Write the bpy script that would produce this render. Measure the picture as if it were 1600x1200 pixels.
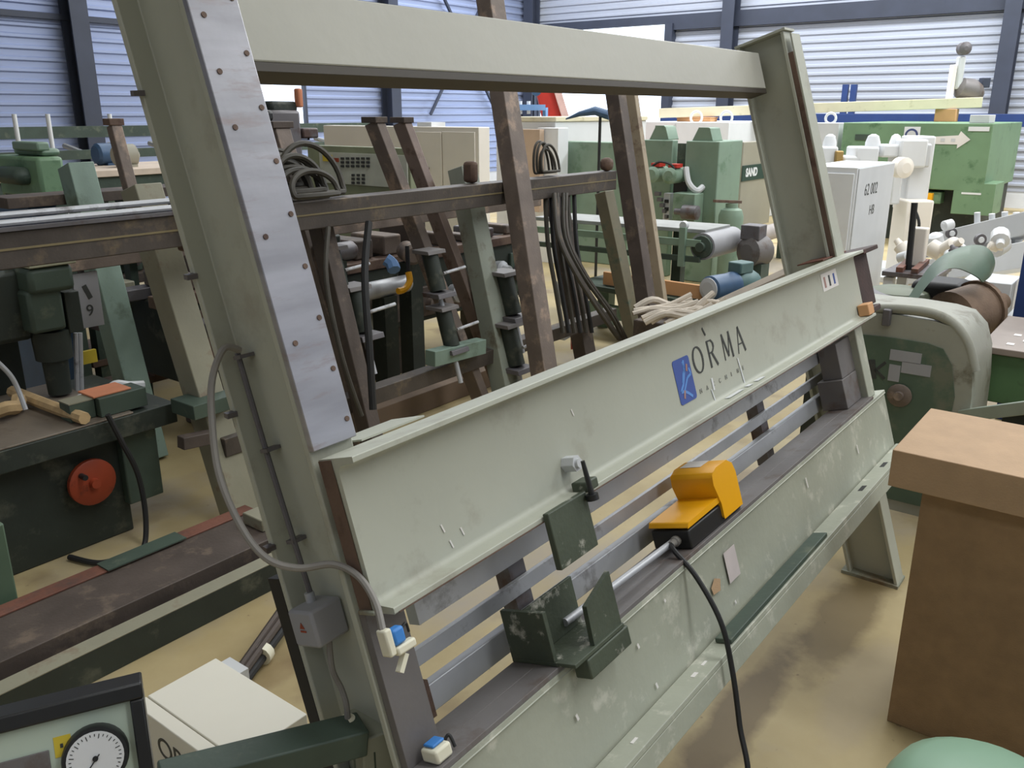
import bpy, math, random
from math import sin, cos, tan, atan, pi, radians, sqrt
from mathutils import Vector as V, Matrix
random.seed(7)
for o in list(bpy.data.objects): bpy.data.objects.remove(o)
scn = bpy.context.scene
COL = scn.collection

# ------------------------------------------------------------------ camera
F = 1350.0; TH = atan(425/1350.0); HC = 1.65
PHI = atan(1080*cos(TH)/F)                       # heading, measured from the press axis X
HD = V((cos(PHI), sin(PHI), 0)); RT = V((sin(PHI), -cos(PHI), 0))
FW = HD*cos(TH) + V((0, 0, -sin(TH))); UP = HD*sin(TH) + V((0, 0, cos(TH)))
CP = V((0, 0, HC))
cam = bpy.data.cameras.new('camera'); camo = bpy.data.objects.new('camera', cam); COL.objects.link(camo)
cam.sensor_fit = 'HORIZONTAL'; cam.sensor_width = 36; cam.lens = F/1600*36; cam.clip_end = 200; cam.clip_start = .02
camo.matrix_world = Matrix(((RT.x, UP.x, -FW.x, 0), (RT.y, UP.y, -FW.y, 0), (RT.z, UP.z, -FW.z, HC), (0, 0, 0, 1)))
scn.camera = camo

# ------------------------------------------------------------------ light
W = bpy.data.worlds.new('overcast'); scn.world = W; W.use_nodes = True
bg = W.node_tree.nodes['Background']; bg.inputs[0].default_value = (.72, .83, 1, 1); bg.inputs[1].default_value = 3.0
def area(name, loc, sx, sy, power, col, rot=(0, 0, 0)):
    l = bpy.data.lights.new(name, 'AREA'); l.shape = 'RECTANGLE'; l.size = sx; l.size_y = sy; l.energy = power; l.color = col
    o = bpy.data.objects.new(name, l); o.location = loc; o.rotation_euler = rot; COL.objects.link(o); return o
ADDED_SKYL = [(2.6, -2.4, 1.6, 9), (8.2, 3.5, 1.6, 18), (14.2, 3.5, 1.6, 18), (-3.8, 0, 1.6, 14)]  # added overhead strips, unseen, placed and powered to shape the hall light
for i, (x, y, a, b) in enumerate(ADDED_SKYL):
    area('added_overhead_light', (x, y, 6.75), a, b, (310, 760, 1800, 140)[i], (.95, .98, 1))
scn.view_settings.view_transform = 'Standard'; scn.view_settings.look = 'None'
scn.view_settings.gamma = 1; scn.view_settings.exposure = 0.0; scn.view_settings.use_curve_mapping = False

# ------------------------------------------------------------------ survey: image rays to places in the hall
def ray(px, py): return (FW*F + RT*(px-800) + UP*(600-py)).normalized()
def flr(px, py, z=0): r = ray(px, py); return CP + r*((z-HC)/r.z)
def onX(px, py, X): r = ray(px, py); return CP + r*(X/r.x)
def onY(px, py, Y): r = ray(px, py); return CP + r*(Y/r.y)
def at(px, py, D): r = ray(px, py); return CP + r*(D/r.dot(HD))
def onP(px, py, p0, n): r = ray(px, py); return CP + r*((V(p0)-CP).dot(n)/r.dot(n))

# ------------------------------------------------------------------ materials
MATS = {}
def lin(c): return tuple(((x/255)/12.92 if x/255 <= .04045 else ((x/255+.055)/1.055)**2.4) for x in c)
def mat(name, rgb, rough=.55, metal=0., var=.12, scale=6., bump=.0, spots=None, spot_amt=.5, spot_scale=9., emit=0., alpha=None, streak=None):
    if name in MATS: return MATS[name]
    m = bpy.data.materials.new(name); m.use_nodes = True; nt = m.node_tree; N = nt.nodes; L = nt.links
    b = N['Principled BSDF']; c = lin(rgb)
    b.inputs['Roughness'].default_value = rough; b.inputs['Metallic'].default_value = metal
    tc = N.new('ShaderNodeTexCoord')
    mp = N.new('ShaderNodeMapping'); L.new(tc.outputs['Object'], mp.inputs[0])
    if streak: mp.inputs['Scale'].default_value = streak
    nz = N.new('ShaderNodeTexNoise'); nz.inputs['Scale'].default_value = scale; nz.inputs['Detail'].default_value = 6
    L.new(mp.outputs[0], nz.inputs['Vector'])
    rp = N.new('ShaderNodeValToRGB'); L.new(nz.outputs[0], rp.inputs[0])
    rp.color_ramp.elements[0].position = .32; rp.color_ramp.elements[1].position = .68
    rp.color_ramp.elements[0].color = (*[x*(1-var) for x in c], 1); rp.color_ramp.elements[1].color = (*[min(1, x*(1+var)) for x in c], 1)
    out = rp.outputs[0]
    if spots:
        n2 = N.new('ShaderNodeTexNoise'); n2.inputs['Scale'].default_value = spot_scale; n2.inputs['Detail'].default_value = 8; n2.inputs['Roughness'].default_value = .65
        L.new(mp.outputs[0], n2.inputs['Vector'])
        r2 = N.new('ShaderNodeValToRGB'); L.new(n2.outputs[0], r2.inputs[0])
        r2.color_ramp.elements[0].position = .74-spot_amt*.5; r2.color_ramp.elements[1].position = .86-spot_amt*.5
        mx = N.new('ShaderNodeMixRGB'); L.new(r2.outputs[0], mx.inputs[0]); L.new(out, mx.inputs[1]); mx.inputs[2].default_value = (*lin(spots), 1)
        out = mx.outputs[0]
    L.new(out, b.inputs['Base Color'])
    if bump:
        bp = N.new('ShaderNodeBump'); bp.inputs['Strength'].default_value = bump; bp.inputs['Distance'].default_value = .01
        n3 = N.new('ShaderNodeTexNoise'); n3.inputs['Scale'].default_value = scale*12; L.new(tc.outputs['Object'], n3.inputs['Vector'])
        L.new(n3.outputs[0], bp.inputs['Height']); L.new(bp.outputs[0], b.inputs['Normal'])
    if emit: b.inputs['Emission Color'].default_value = (*c, 1); b.inputs['Emission Strength'].default_value = emit
    if alpha: b.inputs['Transmission Weight'].default_value = alpha
    MATS[name] = m; return m

PAINT = mat('sage_paint', (175, 177, 163), .5, 0, .05, 3, .05, (158, 156, 142), .36, 5)
PAINT_L = mat('worn_sage_paint', (164, 167, 152), .5, 0, .10, 4, .08, (196, 196, 182), .38, 14)
PAINT_D = mat('grimy_sage_paint', (140, 143, 128), .55, 0, .14, 5, .1, (112, 92, 66), .42, 3)
STEEL = mat('bright_steel', (164, 164, 171), .36, .5, .16, 4, .03, (150, 140, 140), .36, 5, streak=(1, 1, 6))
BAR = mat('brushed_bar_steel', (184, 186, 190), .4, .3, .12, 6, .03, (96, 90, 88), .36, 6)
DKSTEEL = mat('dull_dark_steel', (104, 101, 104), .5, .35, .14, 5, .05, (84, 66, 60), .4, 6)
GREYPLATE = mat('grey_primer_steel', (112, 108, 107), .55, .1, .10, 7, .05, (90, 74, 64), .4, 5)
RUST = mat('rusty_steel', (104, 84, 72), .7, .15, .22, 6, .15, (80, 60, 52), .45, 7)
RUSTRED = mat('red_oxide_steel', (112, 72, 58), .7, .05, .25, 6, .15, (82, 66, 60), .46, 5)
BROWN = mat('brown_post_steel', (112, 100, 92), .62, .15, .18, 7, .1, (152, 132, 116), .4, 9)
DKBROWN = mat('dark_brown_steel', (82, 72, 66), .65, .15, .2, 7, .1, (112, 98, 86), .38, 8)
RAIL = mat('oily_rail_steel', (78, 71, 66), .55, .2, .2, 7, .1, (112, 98, 80), .38, 6)
OLIVE = mat('olive_grey_paint', (138, 135, 116), .6, 0, .10, 5, .06, (120, 100, 82), .38, 5)
TEAL = mat('teal_paint', (120, 140, 128), .55, 0, .10, 5, .06, (96, 112, 98), .36, 6)
GREYGREEN = mat('grey_green_post_paint', (142, 148, 136), .6, 0, .08, 5, .06, (112, 106, 92), .36, 6)
MGREEN = mat('machine_green', (126, 148, 130), .5, 0, .08, 4, .03, (98, 126, 102), .34, 5)
BGREEN = mat('bright_machine_green', (110, 140, 108), .5, 0, .08, 3, .03, (80, 112, 80), .34, 5)
DGREEN = mat('dark_machine_green', (66, 80, 70), .55, 0, .18, 5, .06, (96, 104, 88), .34, 8)
DDGREEN = mat('grimy_dark_green', (42, 49, 43), .6, 0, .2, 5, .06, (82, 84, 72), .36, 6)
CLAMPG = mat('chipped_clamp_green', (74, 82, 68), .55, .1, .16, 8, .1, (196, 194, 182), .33, 22)
BLACK = mat('black_rubber', (30, 30, 31), .6, 0, .15, 8)
BLACKP = mat('black_plastic', (36, 37, 38), .42, 0, .1, 10)
HOSE = mat('dark_hose_rubber', (62, 58, 50), .6, 0, .2, 12)
CABLE = mat('grey_cable_sheath', (132, 128, 122), .5, 0, .08, 12)
YEL = mat('yellow_plastic', (240, 172, 16), .4, 0, .04, 6)
WHITE = mat('white_enamel', (222, 224, 226), .45, 0, .03, 4)
CREAM = mat('cream_enamel', (236, 229, 218), .5, 0, .03, 3)
LGREY = mat('light_grey_enamel', (198, 200, 202), .5, 0, .04, 4)
BEIGE = mat('beige_grey_enamel', (152, 148, 132), .55, 0, .05, 3)
GREYBOX = mat('grey_box_plastic', (152, 152, 156), .5, 0, .05, 6)
MDF = mat('mdf_board', (178, 148, 116), .75, 0, .06, 14, .1)
MDFS = mat('mdf_board_shaded', (150, 122, 90), .85, 0, .10, 20, .2)  # darker copy of the board, shade of the pedestal sides put into the colour
WOOD = mat('raw_wood', (186, 158, 116), .7, 0, .14, 5, .05, streak=(1, 6, 6))
OWOOD = mat('orange_plywood', (208, 158, 112), .7, 0, .08, 4)
BEAMW = mat('pale_timber', (220, 212, 184), .7, 0, .06, 3, .03, (190, 182, 150), .34, 4)
BLUE = mat('rack_blue', (34, 58, 112), .5, 0, .1, 4)
MBLUE = mat('motor_blue', (58, 86, 118), .45, .1, .12, 8)
LBLUE = mat('light_blue_paint', (112, 152, 206), .5)
TAPEB = mat('blue_tape', (62, 132, 208), .5)
TAPEW = mat('white_tape', (226, 222, 200), .6, 0, .05)
PAPER = mat('paper_label', (224, 220, 216), .7, 0, .04)
PINK = mat('faded_paper', (196, 186, 184), .7, 0, .06, 20)
INK = mat('dark_ink', (58, 60, 58), .6)
FAINT = mat('faded_ink', (146, 146, 140), .6)
LOGOB = mat('logo_blue', (58, 84, 158), .45, 0, .05)
LOGOL = mat('logo_light_blue', (96, 150, 222), .45)
LOGOO = mat('logo_orange', (168, 128, 120), .5)
RED = mat('signal_red', (196, 52, 40), .45, 0, .1)
ORANGE = mat('orange_red_paint', (150, 62, 36), .5, 0, .15, 8, 0, (90, 46, 34), .36, 12)
PALEOR = mat('pale_orange_card', (206, 132, 96), .65)
MINT = mat('mint_green_enamel', (142, 176, 152), .4, 0, .04, 3)
STICKY = mat('warning_yellow', (214, 190, 60), .5)
COLUMN = mat('navy_column_paint', (52, 58, 74), .55, 0, .1, 3)
GALV = mat('galvanised_cladding', (176, 182, 196), .45, .25, .05, 2, streak=(.3, .3, 6))
GALVB = mat('daylight_tinted_cladding', (148, 160, 192), .45, .25, .06, 2, streak=(.3, .3, 6))  # blue of the daylight on the left wall is put into the base colour
RAG = mat('cotton_rag', (196, 186, 172), .85, 0, .14, 9, .1)
GRIME = mat('oil_grime', (60, 50, 40), .7)
DRUM = mat('dusty_brown_drum', (128, 106, 88), .75, .1, .2, 8, .15, (92, 70, 60), .42, 8)
GLASSW = mat('added_skylight_sheet', (236, 238, 236), .4)
ALU = mat('aluminium', (204, 206, 210), .35, .6, .05, 6)

# concrete floor: yellowish coating, worn patches, oil stains, painted shade under the press
FLOORM = bpy.data.materials.new('yellowed_concrete_floor'); FLOORM.use_nodes = True
def floor_nodes():
    nt = FLOORM.node_tree; N = nt.nodes; L = nt.links; b = N['Principled BSDF']; b.inputs['Roughness'].default_value = .62
    tc = N.new('ShaderNodeTexCoord')
    def noise(s, d, r=.6):
        n = N.new('ShaderNodeTexNoise'); n.inputs['Scale'].default_value = s; n.inputs['Detail'].default_value = d; n.inputs['Roughness'].default_value = r
        L.new(tc.outputs['Object'], n.inputs['Vector']); return n
    def ramp(src, a, c):
        r = N.new('ShaderNodeValToRGB'); L.new(src.outputs[0], r.inputs[0])
        r.color_ramp.elements[0].position = a[0]; r.color_ramp.elements[0].color = (*lin(a[1]), 1)
        r.color_ramp.elements[1].position = c[0]; r.color_ramp.elements[1].color = (*lin(c[1]), 1); return r
    base = ramp(noise(1.7, 8), (.3, (158, 140, 98)), (.7, (182, 166, 126)))
    grey = N.new('ShaderNodeMixRGB'); L.new(base.outputs[0], grey.inputs[1]); grey.inputs[2].default_value = (*lin((158, 148, 132)), 1)
    g = ramp(noise(.9, 5), (.5, (0, 0, 0)), (.66, (255, 255, 255))); L.new(g.outputs[0], grey.inputs[0])
    st = N.new('ShaderNodeMixRGB'); L.new(grey.outputs[0], st.inputs[1]); st.inputs[2].default_value = (*lin((104, 84, 58)), 1)
    s = ramp(noise(2.3, 6, .5), (.58, (0, 0, 0)), (.72, (210, 210, 210))); L.new(s.outputs[0], st.inputs[0])
    sp = N.new('ShaderNodeMixRGB'); L.new(st.outputs[0], sp.inputs[1]); sp.inputs[2].default_value = (*lin((92, 72, 54)), 1)
    q = ramp(noise(26, 3, .5), (.7, (0, 0, 0)), (.76, (200, 200, 200))); L.new(q.outputs[0], sp.inputs[0])
    col = sp.outputs[0]
    for (cx, cy, a, bb, cc, amt) in ((2.75, .66, .42, .10, (98, 80, 50), 215), (2.0, .74, .5, .075, (88, 70, 50), 215), (2.4, .50, .3, .09, (150, 138, 126), 140), (1.7, 2.75, .16, .12, (98, 80, 56), 170), (1.35, 1.95, .9, .05, (120, 96, 56), 150)):  # long patches by the press mix oil stain with its painted shadow
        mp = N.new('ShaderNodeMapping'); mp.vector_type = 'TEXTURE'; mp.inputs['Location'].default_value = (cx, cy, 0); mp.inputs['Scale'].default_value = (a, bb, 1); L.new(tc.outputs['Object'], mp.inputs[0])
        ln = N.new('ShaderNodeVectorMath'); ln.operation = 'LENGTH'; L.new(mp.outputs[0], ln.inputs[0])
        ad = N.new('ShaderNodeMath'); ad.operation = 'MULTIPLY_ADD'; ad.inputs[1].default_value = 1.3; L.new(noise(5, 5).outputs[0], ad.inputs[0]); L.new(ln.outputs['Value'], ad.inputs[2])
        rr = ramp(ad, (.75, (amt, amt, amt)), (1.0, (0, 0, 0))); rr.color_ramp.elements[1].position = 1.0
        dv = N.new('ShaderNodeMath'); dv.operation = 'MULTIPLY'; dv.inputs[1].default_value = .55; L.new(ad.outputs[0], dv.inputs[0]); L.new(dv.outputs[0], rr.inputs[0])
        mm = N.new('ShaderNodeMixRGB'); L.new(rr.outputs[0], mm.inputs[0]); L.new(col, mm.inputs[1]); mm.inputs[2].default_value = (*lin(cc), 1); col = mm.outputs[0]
    L.new(col, b.inputs['Base Color'])
    bp = N.new('ShaderNodeBump'); bp.inputs['Strength'].default_value = .08; L.new(noise(40, 4).outputs[0], bp.inputs['Height']); L.new(bp.outputs[0], b.inputs['Normal'])
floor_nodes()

# ------------------------------------------------------------------ mesh builder
class MB:
    def __init__(s): s.v = []; s.f = []; s.sm = []
    def add(s, vs, fs, smooth=False):
        o = len(s.v); s.v += [V(p) for p in vs]
        for f in fs: s.f.append([i+o for i in f]); s.sm.append(smooth)
        return s
    def hexa(s, p):                                   # 8 corners: bottom ring 0-3, top ring 4-7
        return s.add(p, [(3, 2, 1, 0), (4, 5, 6, 7), (0, 1, 5, 4), (1, 2, 6, 5), (2, 3, 7, 6), (3, 0, 4, 7)])
    def box(s, x0, x1, y0, y1, z0, z1):
        return s.hexa([(x0, y0, z0), (x1, y0, z0), (x1, y1, z0), (x0, y1, z0), (x0, y0, z1), (x1, y0, z1), (x1, y1, z1), (x0, y1, z1)])
    def fbox(s, fr, x0, x1, y0, y1, z0, z1):          # box in a frame function
        P = [(x0, y0, z0), (x1, y0, z0), (x1, y1, z0), (x0, y1, z0), (x0, y0, z1), (x1, y0, z1), (x1, y1, z1), (x0, y1, z1)]
        return s.hexa([fr(*p) for p in P])
    def bar(s, p, q, w, h, up=(0, 0, 1)):
        p = V(p); q = V(q); d = (q-p).normalized(); u = V(up); a = d.cross(u).normalized(); u = a.cross(d).normalized()
        a = a*(w/2); u = u*(h/2)
        return s.hexa([p-a-u, p+a-u, p+a+u, p-a+u, q-a-u, q+a-u, q+a+u, q-a+u])
    def prism(s, poly, fr, z0, z1, smooth=False):     # polygon (a,b) in frame fr(a,b,c) extruded along c
        n = len(poly); P = [fr(a, b, z0) for a, b in poly]+[fr(a, b, z1) for a, b in poly]
        s.add(P, [list(range(n))[::-1], list(range(n, 2*n))])
        return s.add(P, [(i, (i+1) % n, n+(i+1) % n, n+i) for i in range(n)], smooth)
    def rings(s, R, smooth=True, caps=True, closed=False):
        n = len(R[0]); P = [p for r in R for p in r]; fs = []
        m = len(R)
        for k in range(m if closed else m-1):
            for i in range(n): fs.append((k*n+i, k*n+(i+1) % n, ((k+1) % m)*n+(i+1) % n, ((k+1) % m)*n+i))
        s.add(P, fs, smooth)
        if caps and not closed: s.add(R[0], [list(range(n))[::-1]]); s.add(R[-1], [list(range(n))])
        return s
    def cyl(s, p, q, r, n=14, r2=None):
        p = V(p); q = V(q); d = (q-p).normalized(); a = d.orthogonal().normalized(); b = d.cross(a); r2 = r if r2 is None else r2
        R = lambda c, k: [c+a*(k*cos(2*pi*i/n))+b*(k*sin(2*pi*i/n)) for i in range(n)]
        return s.rings([R(p, r), R(q, r2)])
    def lathe(s, p, axis, prof, n=20):                # prof: (dist along axis, radius)
        p = V(p); d = V(axis).normalized(); a = d.orthogonal().normalized(); b = d.cross(a)
        return s.rings([[p+d*t+a*(k*cos(2*pi*i/n))+b*(k*sin(2*pi*i/n)) for i in range(n)] for t, k in prof])
    def tube(s, pts, r, n=8, smooth_n=6, closed=False):
        P = [V(p) for p in pts]
        if smooth_n > 1 and len(P) > 2:
            Q = []
            m = len(P)
            for i in range(m if closed else m-1):
                a, b, c, d = (P[(i-1) % m], P[i], P[(i+1) % m], P[(i+2) % m]) if closed else (P[max(i-1, 0)], P[i], P[i+1], P[min(i+2, m-1)])
                for k in range(smooth_n):
                    t = k/smooth_n; Q.append(.5*((2*b)+(c-a)*t+(2*a-5*b+4*c-d)*t*t+(3*b-a-3*c+d)*t**3))
            if not closed: Q.append(P[-1])
            P = Q
        R = []; prev = None
        for i, p in enumerate(P):
            d = (P[(i+1) % len(P)]-P[i-1]) if closed else (P[min(i+1, len(P)-1)]-P[max(i-1, 0)])
            d = d.normalized() if d.length > 1e-9 else V((0, 0, 1))
            if prev is None: a = d.orthogonal().normalized()
            else:
                a = prev-d*prev.dot(d); a = a.normalized() if a.length > 1e-6 else d.orthogonal().normalized()
            prev = a; b = d.cross(a)
            R.append([p+a*(r*cos(2*pi*k/n))+b*(r*sin(2*pi*k/n)) for k in range(n)])
        return s.rings(R, True, True, closed)

ORG = {}
def mesh_of(name, mb, m, org):
    me = bpy.data.meshes.new(name); me.from_pydata([tuple(p-org) for p in mb.v], [], mb.f)
    me.polygons.foreach_set('use_smooth', mb.sm); me.materials.append(m); me.validate(); me.update(); me.set_sharp_from_angle(angle=radians(38)); return me
def bevel(o, w, seg=2):
    if w:
        b = o.modifiers.new('edge', 'BEVEL'); b.width = w; b.segments = seg; b.limit_method = 'ANGLE'; b.angle_limit = radians(40)
def thing(name, label, cat, loc, group=None):
    o = bpy.data.objects.new(name, None); COL.objects.link(o); o.location = loc; o.empty_display_size = .05
    o['label'] = label; o['category'] = cat
    if group: o['group'] = group
    ORG[o.name] = V(loc); return o
def part(par, name, mb, m, bev=0, label=None, kind=None):
    org = ORG[par.name]; o = bpy.data.objects.new(name, mesh_of(name, mb, m, org)); COL.objects.link(o); o.parent = par
    ORG[o.name] = org; bevel(o, bev)
    if label: o['label'] = label
    if kind: o['kind'] = kind
    return o
def solo(name, label, cat, mb, m, bev=0, group=None):
    zs = min(p.z for p in mb.v); n = len(mb.v); c = sum(mb.v, V((0, 0, 0)))/n; org = V((c.x, c.y, zs))
    o = bpy.data.objects.new(name, mesh_of(name, mb, m, org)); COL.objects.link(o); o.location = org; ORG[o.name] = org; bevel(o, bev)
    o['label'] = label; o['category'] = cat
    if group: o['group'] = group
    return o
def struct(name, mb, m, label=None, par=None):
    if par is not None: return part(par, name, mb, m)
    o = bpy.data.objects.new(name, mesh_of(name, mb, m, V((0, 0, 0)))); COL.objects.link(o); o['kind'] = 'structure'; ORG[o.name] = V((0, 0, 0))
    if label: o['label'] = label
    return o
def copy_tree(o, loc, label=None):
    c = o.copy(); COL.objects.link(c); c.location = loc; ORG[c.name] = V(loc)
    if label: c['label'] = label
    for ch in list(o.children):
        k = ch.copy(); COL.objects.link(k); k.parent = c
        for g in list(ch.children):
            j = g.copy(); COL.objects.link(j); j.parent = k
    return c
def text(par, name, s, org, right, up, size, m, shear=0., depth=.0006, bold=0.):
    cu = bpy.data.curves.new('t', 'FONT'); cu.body = s; cu.size = size; cu.extrude = depth; cu.shear = shear; cu.offset = bold
    t = bpy.data.objects.new('t', cu); COL.objects.link(t)
    dg = bpy.context.evaluated_depsgraph_get(); me = bpy.data.meshes.new_from_object(t.evaluated_get(dg)); me.name = name
    bpy.data.objects.remove(t)
    r = V(right).normalized(); u = V(up).normalized(); n = r.cross(u); o0 = V(org)-ORG[par.name]
    for v in me.vertices: v.co = o0+r*v.co.x+u*v.co.y+n*v.co.z
    me.materials.clear(); me.materials.append(m)
    o = bpy.data.objects.new(name, me); COL.objects.link(o); o.parent = par; ORG[o.name] = ORG[par.name]; return o
def frame(org, a, b, c=None):
    org = V(org); a = V(a).normalized(); b = V(b).normalized(); c = a.cross(b) if c is None else V(c)
    return lambda x, y, z: org+a*x+b*y+c*z
def rrect(x0, x1, y0, y1, r, n=5):
    P = []
    for cx, cy, a0 in ((x1-r, y0+r, -90), (x1-r, y1-r, 0), (x0+r, y1-r, 90), (x0+r, y0+r, 180)):
        for k in range(n+1): a = radians(a0+90*k/n); P.append((cx+r*cos(a), cy+r*sin(a)))
    return P
def ipoly(h, b, tw, tf):                              # I profile, h along second axis
    return [(-b/2, -h/2), (b/2, -h/2), (b/2, -h/2+tf), (tw/2, -h/2+tf), (tw/2, h/2-tf), (b/2, h/2-tf), (b/2, h/2), (-b/2, h/2), (-b/2, h/2-tf), (-tw/2, h/2-tf), (-tw/2, -h/2+tf), (-b/2, -h/2+tf)]
def cbox(xe, yt, D, pxL, pxR, z0=0., mx=2.2, my=6.):                 # axis-aligned box from its near vertical edge
    p = at(xe, yt, D); y1 = onX(pxL, yt, p.x).y; x1 = onY(pxR, yt, p.y).x
    return [p.x, min(x1, p.x+mx), p.y, min(y1, p.y+my), z0, p.z]

# ------------------------------------------------------------------ the hall
XR, YL, XN, YN, ZC = 18.0, 13.25, -8.0, -8.0, 7.0
fl = MB().box(XN, XR+9, YN, YL+7, -.2, 0)
struct('floor', fl, FLOORM, 'yellow-beige worn concrete floor with oil stains and painted press shadow')
ce = MB()
xs = sorted([XN, XR+.2]+[v for x, y, a, b in ADDED_SKYL for v in (x-a/2, x+a/2)])
ce = MB().box(XN, XR+.2, YN, YL+.2, ZC, ZC+.1)
ceo = struct('ceiling', ce, LGREY, 'pale hall ceiling high above')
for x, y, a, b in ADDED_SKYL:
    part(ceo, 'added_skylight', MB().box(x-a/2, x+a/2, y-b/2, y+b/2, ZC-.06, ZC-.005), GLASSW)  # unseen sheets added above the overhead lamps
PITCH = .15; RIB = [(0, 0), (.075, 0), (.095, .03), (.13, .03), (.15, 0)]
def clad(name, label, m, a0, a1, place, openings, zrow=.45):
    back = MB()
    def seg(p0, p1, z0, z1): back.add([place(p0, z0, -.06), place(p1, z0, -.06), place(p1, z1, -.06), place(p0, z1, -.06)], [(0, 1, 2, 3)])
    w = struct(name, MB().add([place(a0, 0, -.16), place(a1, 0, -.16), place(a1, .3, -.16), place(a0, .3, -.16), place(a0, 0, -.02), place(a1, 0, -.02), place(a1, .3, -.02), place(a0, .3, -.02)],
               [(0, 1, 2, 3), (4, 5, 6, 7), (0, 1, 5, 4), (3, 2, 6, 7), (0, 3, 7, 4), (1, 2, 6, 5)]), LGREY, label)
    z = .3
    while z < ZC-.01:
        zt = min(z+zrow, ZC); cuts = [(a0, a1)]
        for (o0, o1, oz0, oz1) in openings:
            if zt > oz0+.05 and z < oz1-.05:
                nc = []
                for c0, c1 in cuts:
                    if o1 <= c0 or o0 >= c1: nc.append((c0, c1)); continue
                    if o0 > c0: nc.append((c0, o0))
                    if o1 < c1: nc.append((o1, c1))
                cuts = nc
        for c0, c1 in cuts:
            mb = MB(); prof = []; zz = z
            while zz < zt-.01:
                prof += [(min(zz+a, zt), d) for a, d in RIB[:-1]]; zz += PITCH
            prof.append((zt, 0))
            P = [place(c0, h, d) for h, d in prof]+[place(c1, h, d) for h, d in prof]; n = len(prof)
            mb.add(P, [(i, i+1, n+i+1, n+i) for i in range(n-1)])
            part(w, 'panel', mb, m)
        z = zt
    return w
DOOR = (9.48, 12.9, 0, 3.45); WINL = (9.6, 11.0, 1.2, 2.25)
wr = clad('wall_right', 'galvanised corrugated wall with open bright doorway', GALV, YN, YL, lambda a, z, d: V((XR-d, a, z)), [DOOR])
wl = clad('wall_left', 'bluish corrugated metal wall with navy columns', GALVB, XN, XR, lambda a, z, d: V((a, YL-d, z)), [WINL])
for nm, mb in (('wall_near', MB().box(XN-.2, XN, YN, YL, 0, ZC)), ('wall_front', MB().box(XN, XR, YN-.2, YN, 0, ZC))):
    struct(nm, mb, GALV, 'plain metal wall behind the viewer' if nm == 'wall_near' else 'plain metal wall to the right of the viewer')
def hcol(par, x, y, along):
    pl = ipoly(.30, .26, .02, .025)
    part(par, 'column', MB().prism(pl, (lambda a, b, c: V((x+a, y+b, c))) if along == 'x' else (lambda a, b, c: V((x+b, y+a, c))), 0, ZC), COLUMN)
for x in (1.8, 6.81, 13.1): hcol(wl, x, YL-.2, 'x')
for y in (13.0, 7.99, 2.86, -2.3): hcol(wr, XR-.2, y, 'y')
part(wl, 'girt', MB().box(XN, XR, YL-.1, YL-.03, 2.9, 2.98), COLUMN)
part(wl, 'girt', MB().box(XN, XR, YL-.12, YL-.03, 5.2, 5.3), COLUMN)
part(wr, 'girt', MB().box(XR-.14, XR-.03, YN, 9.4, 3.32, 3.62), COLUMN)
part(wr, 'girt', MB().box(XR-.14, XR-.03, 9.4, YL, 3.45, 3.62), COLUMN)
part(wr, 'door_frame', MB().box(XR-.2, XR+.05, 9.3, 9.48, 0, 3.45), COLUMN)
part(wr, 'door_frame', MB().box(XR-.2, XR+.05, 12.9, 13.0, 0, 3.45), COLUMN)
f = MB()
for p, q in (((14.3, 1.6), (16.6, 4.6)), ((16.6, 1.6), (14.3, 4.6))): f.bar((p[0], YL-.15, p[1]), (q[0], YL-.15, q[1]), .05, .05)
part(wl, 'cross_brace', f, COLUMN)
wn = MB()
for a, b, c, d in ((9.55, 9.6, 1.15, 2.3), (11.0, 11.05, 1.15, 2.3)): wn.box(a, b, YL-.06, YL+.02, c, d)
wn.box(9.55, 11.05, YL-.06, YL+.02, 1.15, 1.2); wn.box(9.55, 11.05, YL-.06, YL+.02, 2.25, 2.3)
struct('window_1', wn, COLUMN, 'bright window opening in the bluish wall')

# ================================================================== the frame press
A = atan(.32); UN = V((0, sin(A), cos(A))); NN = V((0, -cos(A), sin(A))); P0 = V((0, .67, 0)); EX = V((1, 0, 0))
def M(x, v, w): return P0+EX*x+UN*v+NN*w
def v0(w): return -w*tan(A)                          # where the incline meets the floor
press = thing('frame_press', 'large inclined sage-green steel frame press in the foreground with yellow pedal on it', 'press', (1.9, .75, 0))
ip = ipoly(.17, .082, .009, .012)
def upright(xc, plate):
    # section in (x, w), extruded along v; foot cut level with the floor
    mb = MB(); n = len(ip); P = []
    for a, b in ip: w = b+.015; P.append(M(xc+a, v0(w)+.012, w))
    for a, b in ip: P.append(M(xc+a, 1.975, b+.015))
    mb.add(P, [list(range(n))[::-1], list(range(n, 2*n))]); mb.add(P, [(i, (i+1) % n, n+(i+1) % n, n+i) for i in range(n)])
    u = part(press, 'upright', mb, PAINT, .002)
    return u
uL = upright(.79, True); uR = upright(3.09, True)
pl = part(uL, 'front_plate', MB().fbox(M, .748, .832, 1.205, 1.975, .1005, .112), STEEL, .0015, 'worn bright steel face plate with screws')
for k in range(9):
    for xx, dv in ((.768, .05), (.822, 0.)):
        if xx < .8 and k % 2 == 0 and k < 6: continue
        part(uL, 'screw', MB().cyl(M(xx, 1.235+dv+k*.078, .112), M(xx, 1.235+dv+k*.078, .1135), .0042, 10), RUST)
part(uR, 'front_plate', MB().fbox(M, 3.05, 3.13, 1.19, 1.9, .1005, .118), RUST, .001, 'rusty steel face plate')
part(uR, 'plate_face', MB().fbox(M, 3.052, 3.132, 1.19, 1.96, .1185, .124), PAINT)
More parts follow.
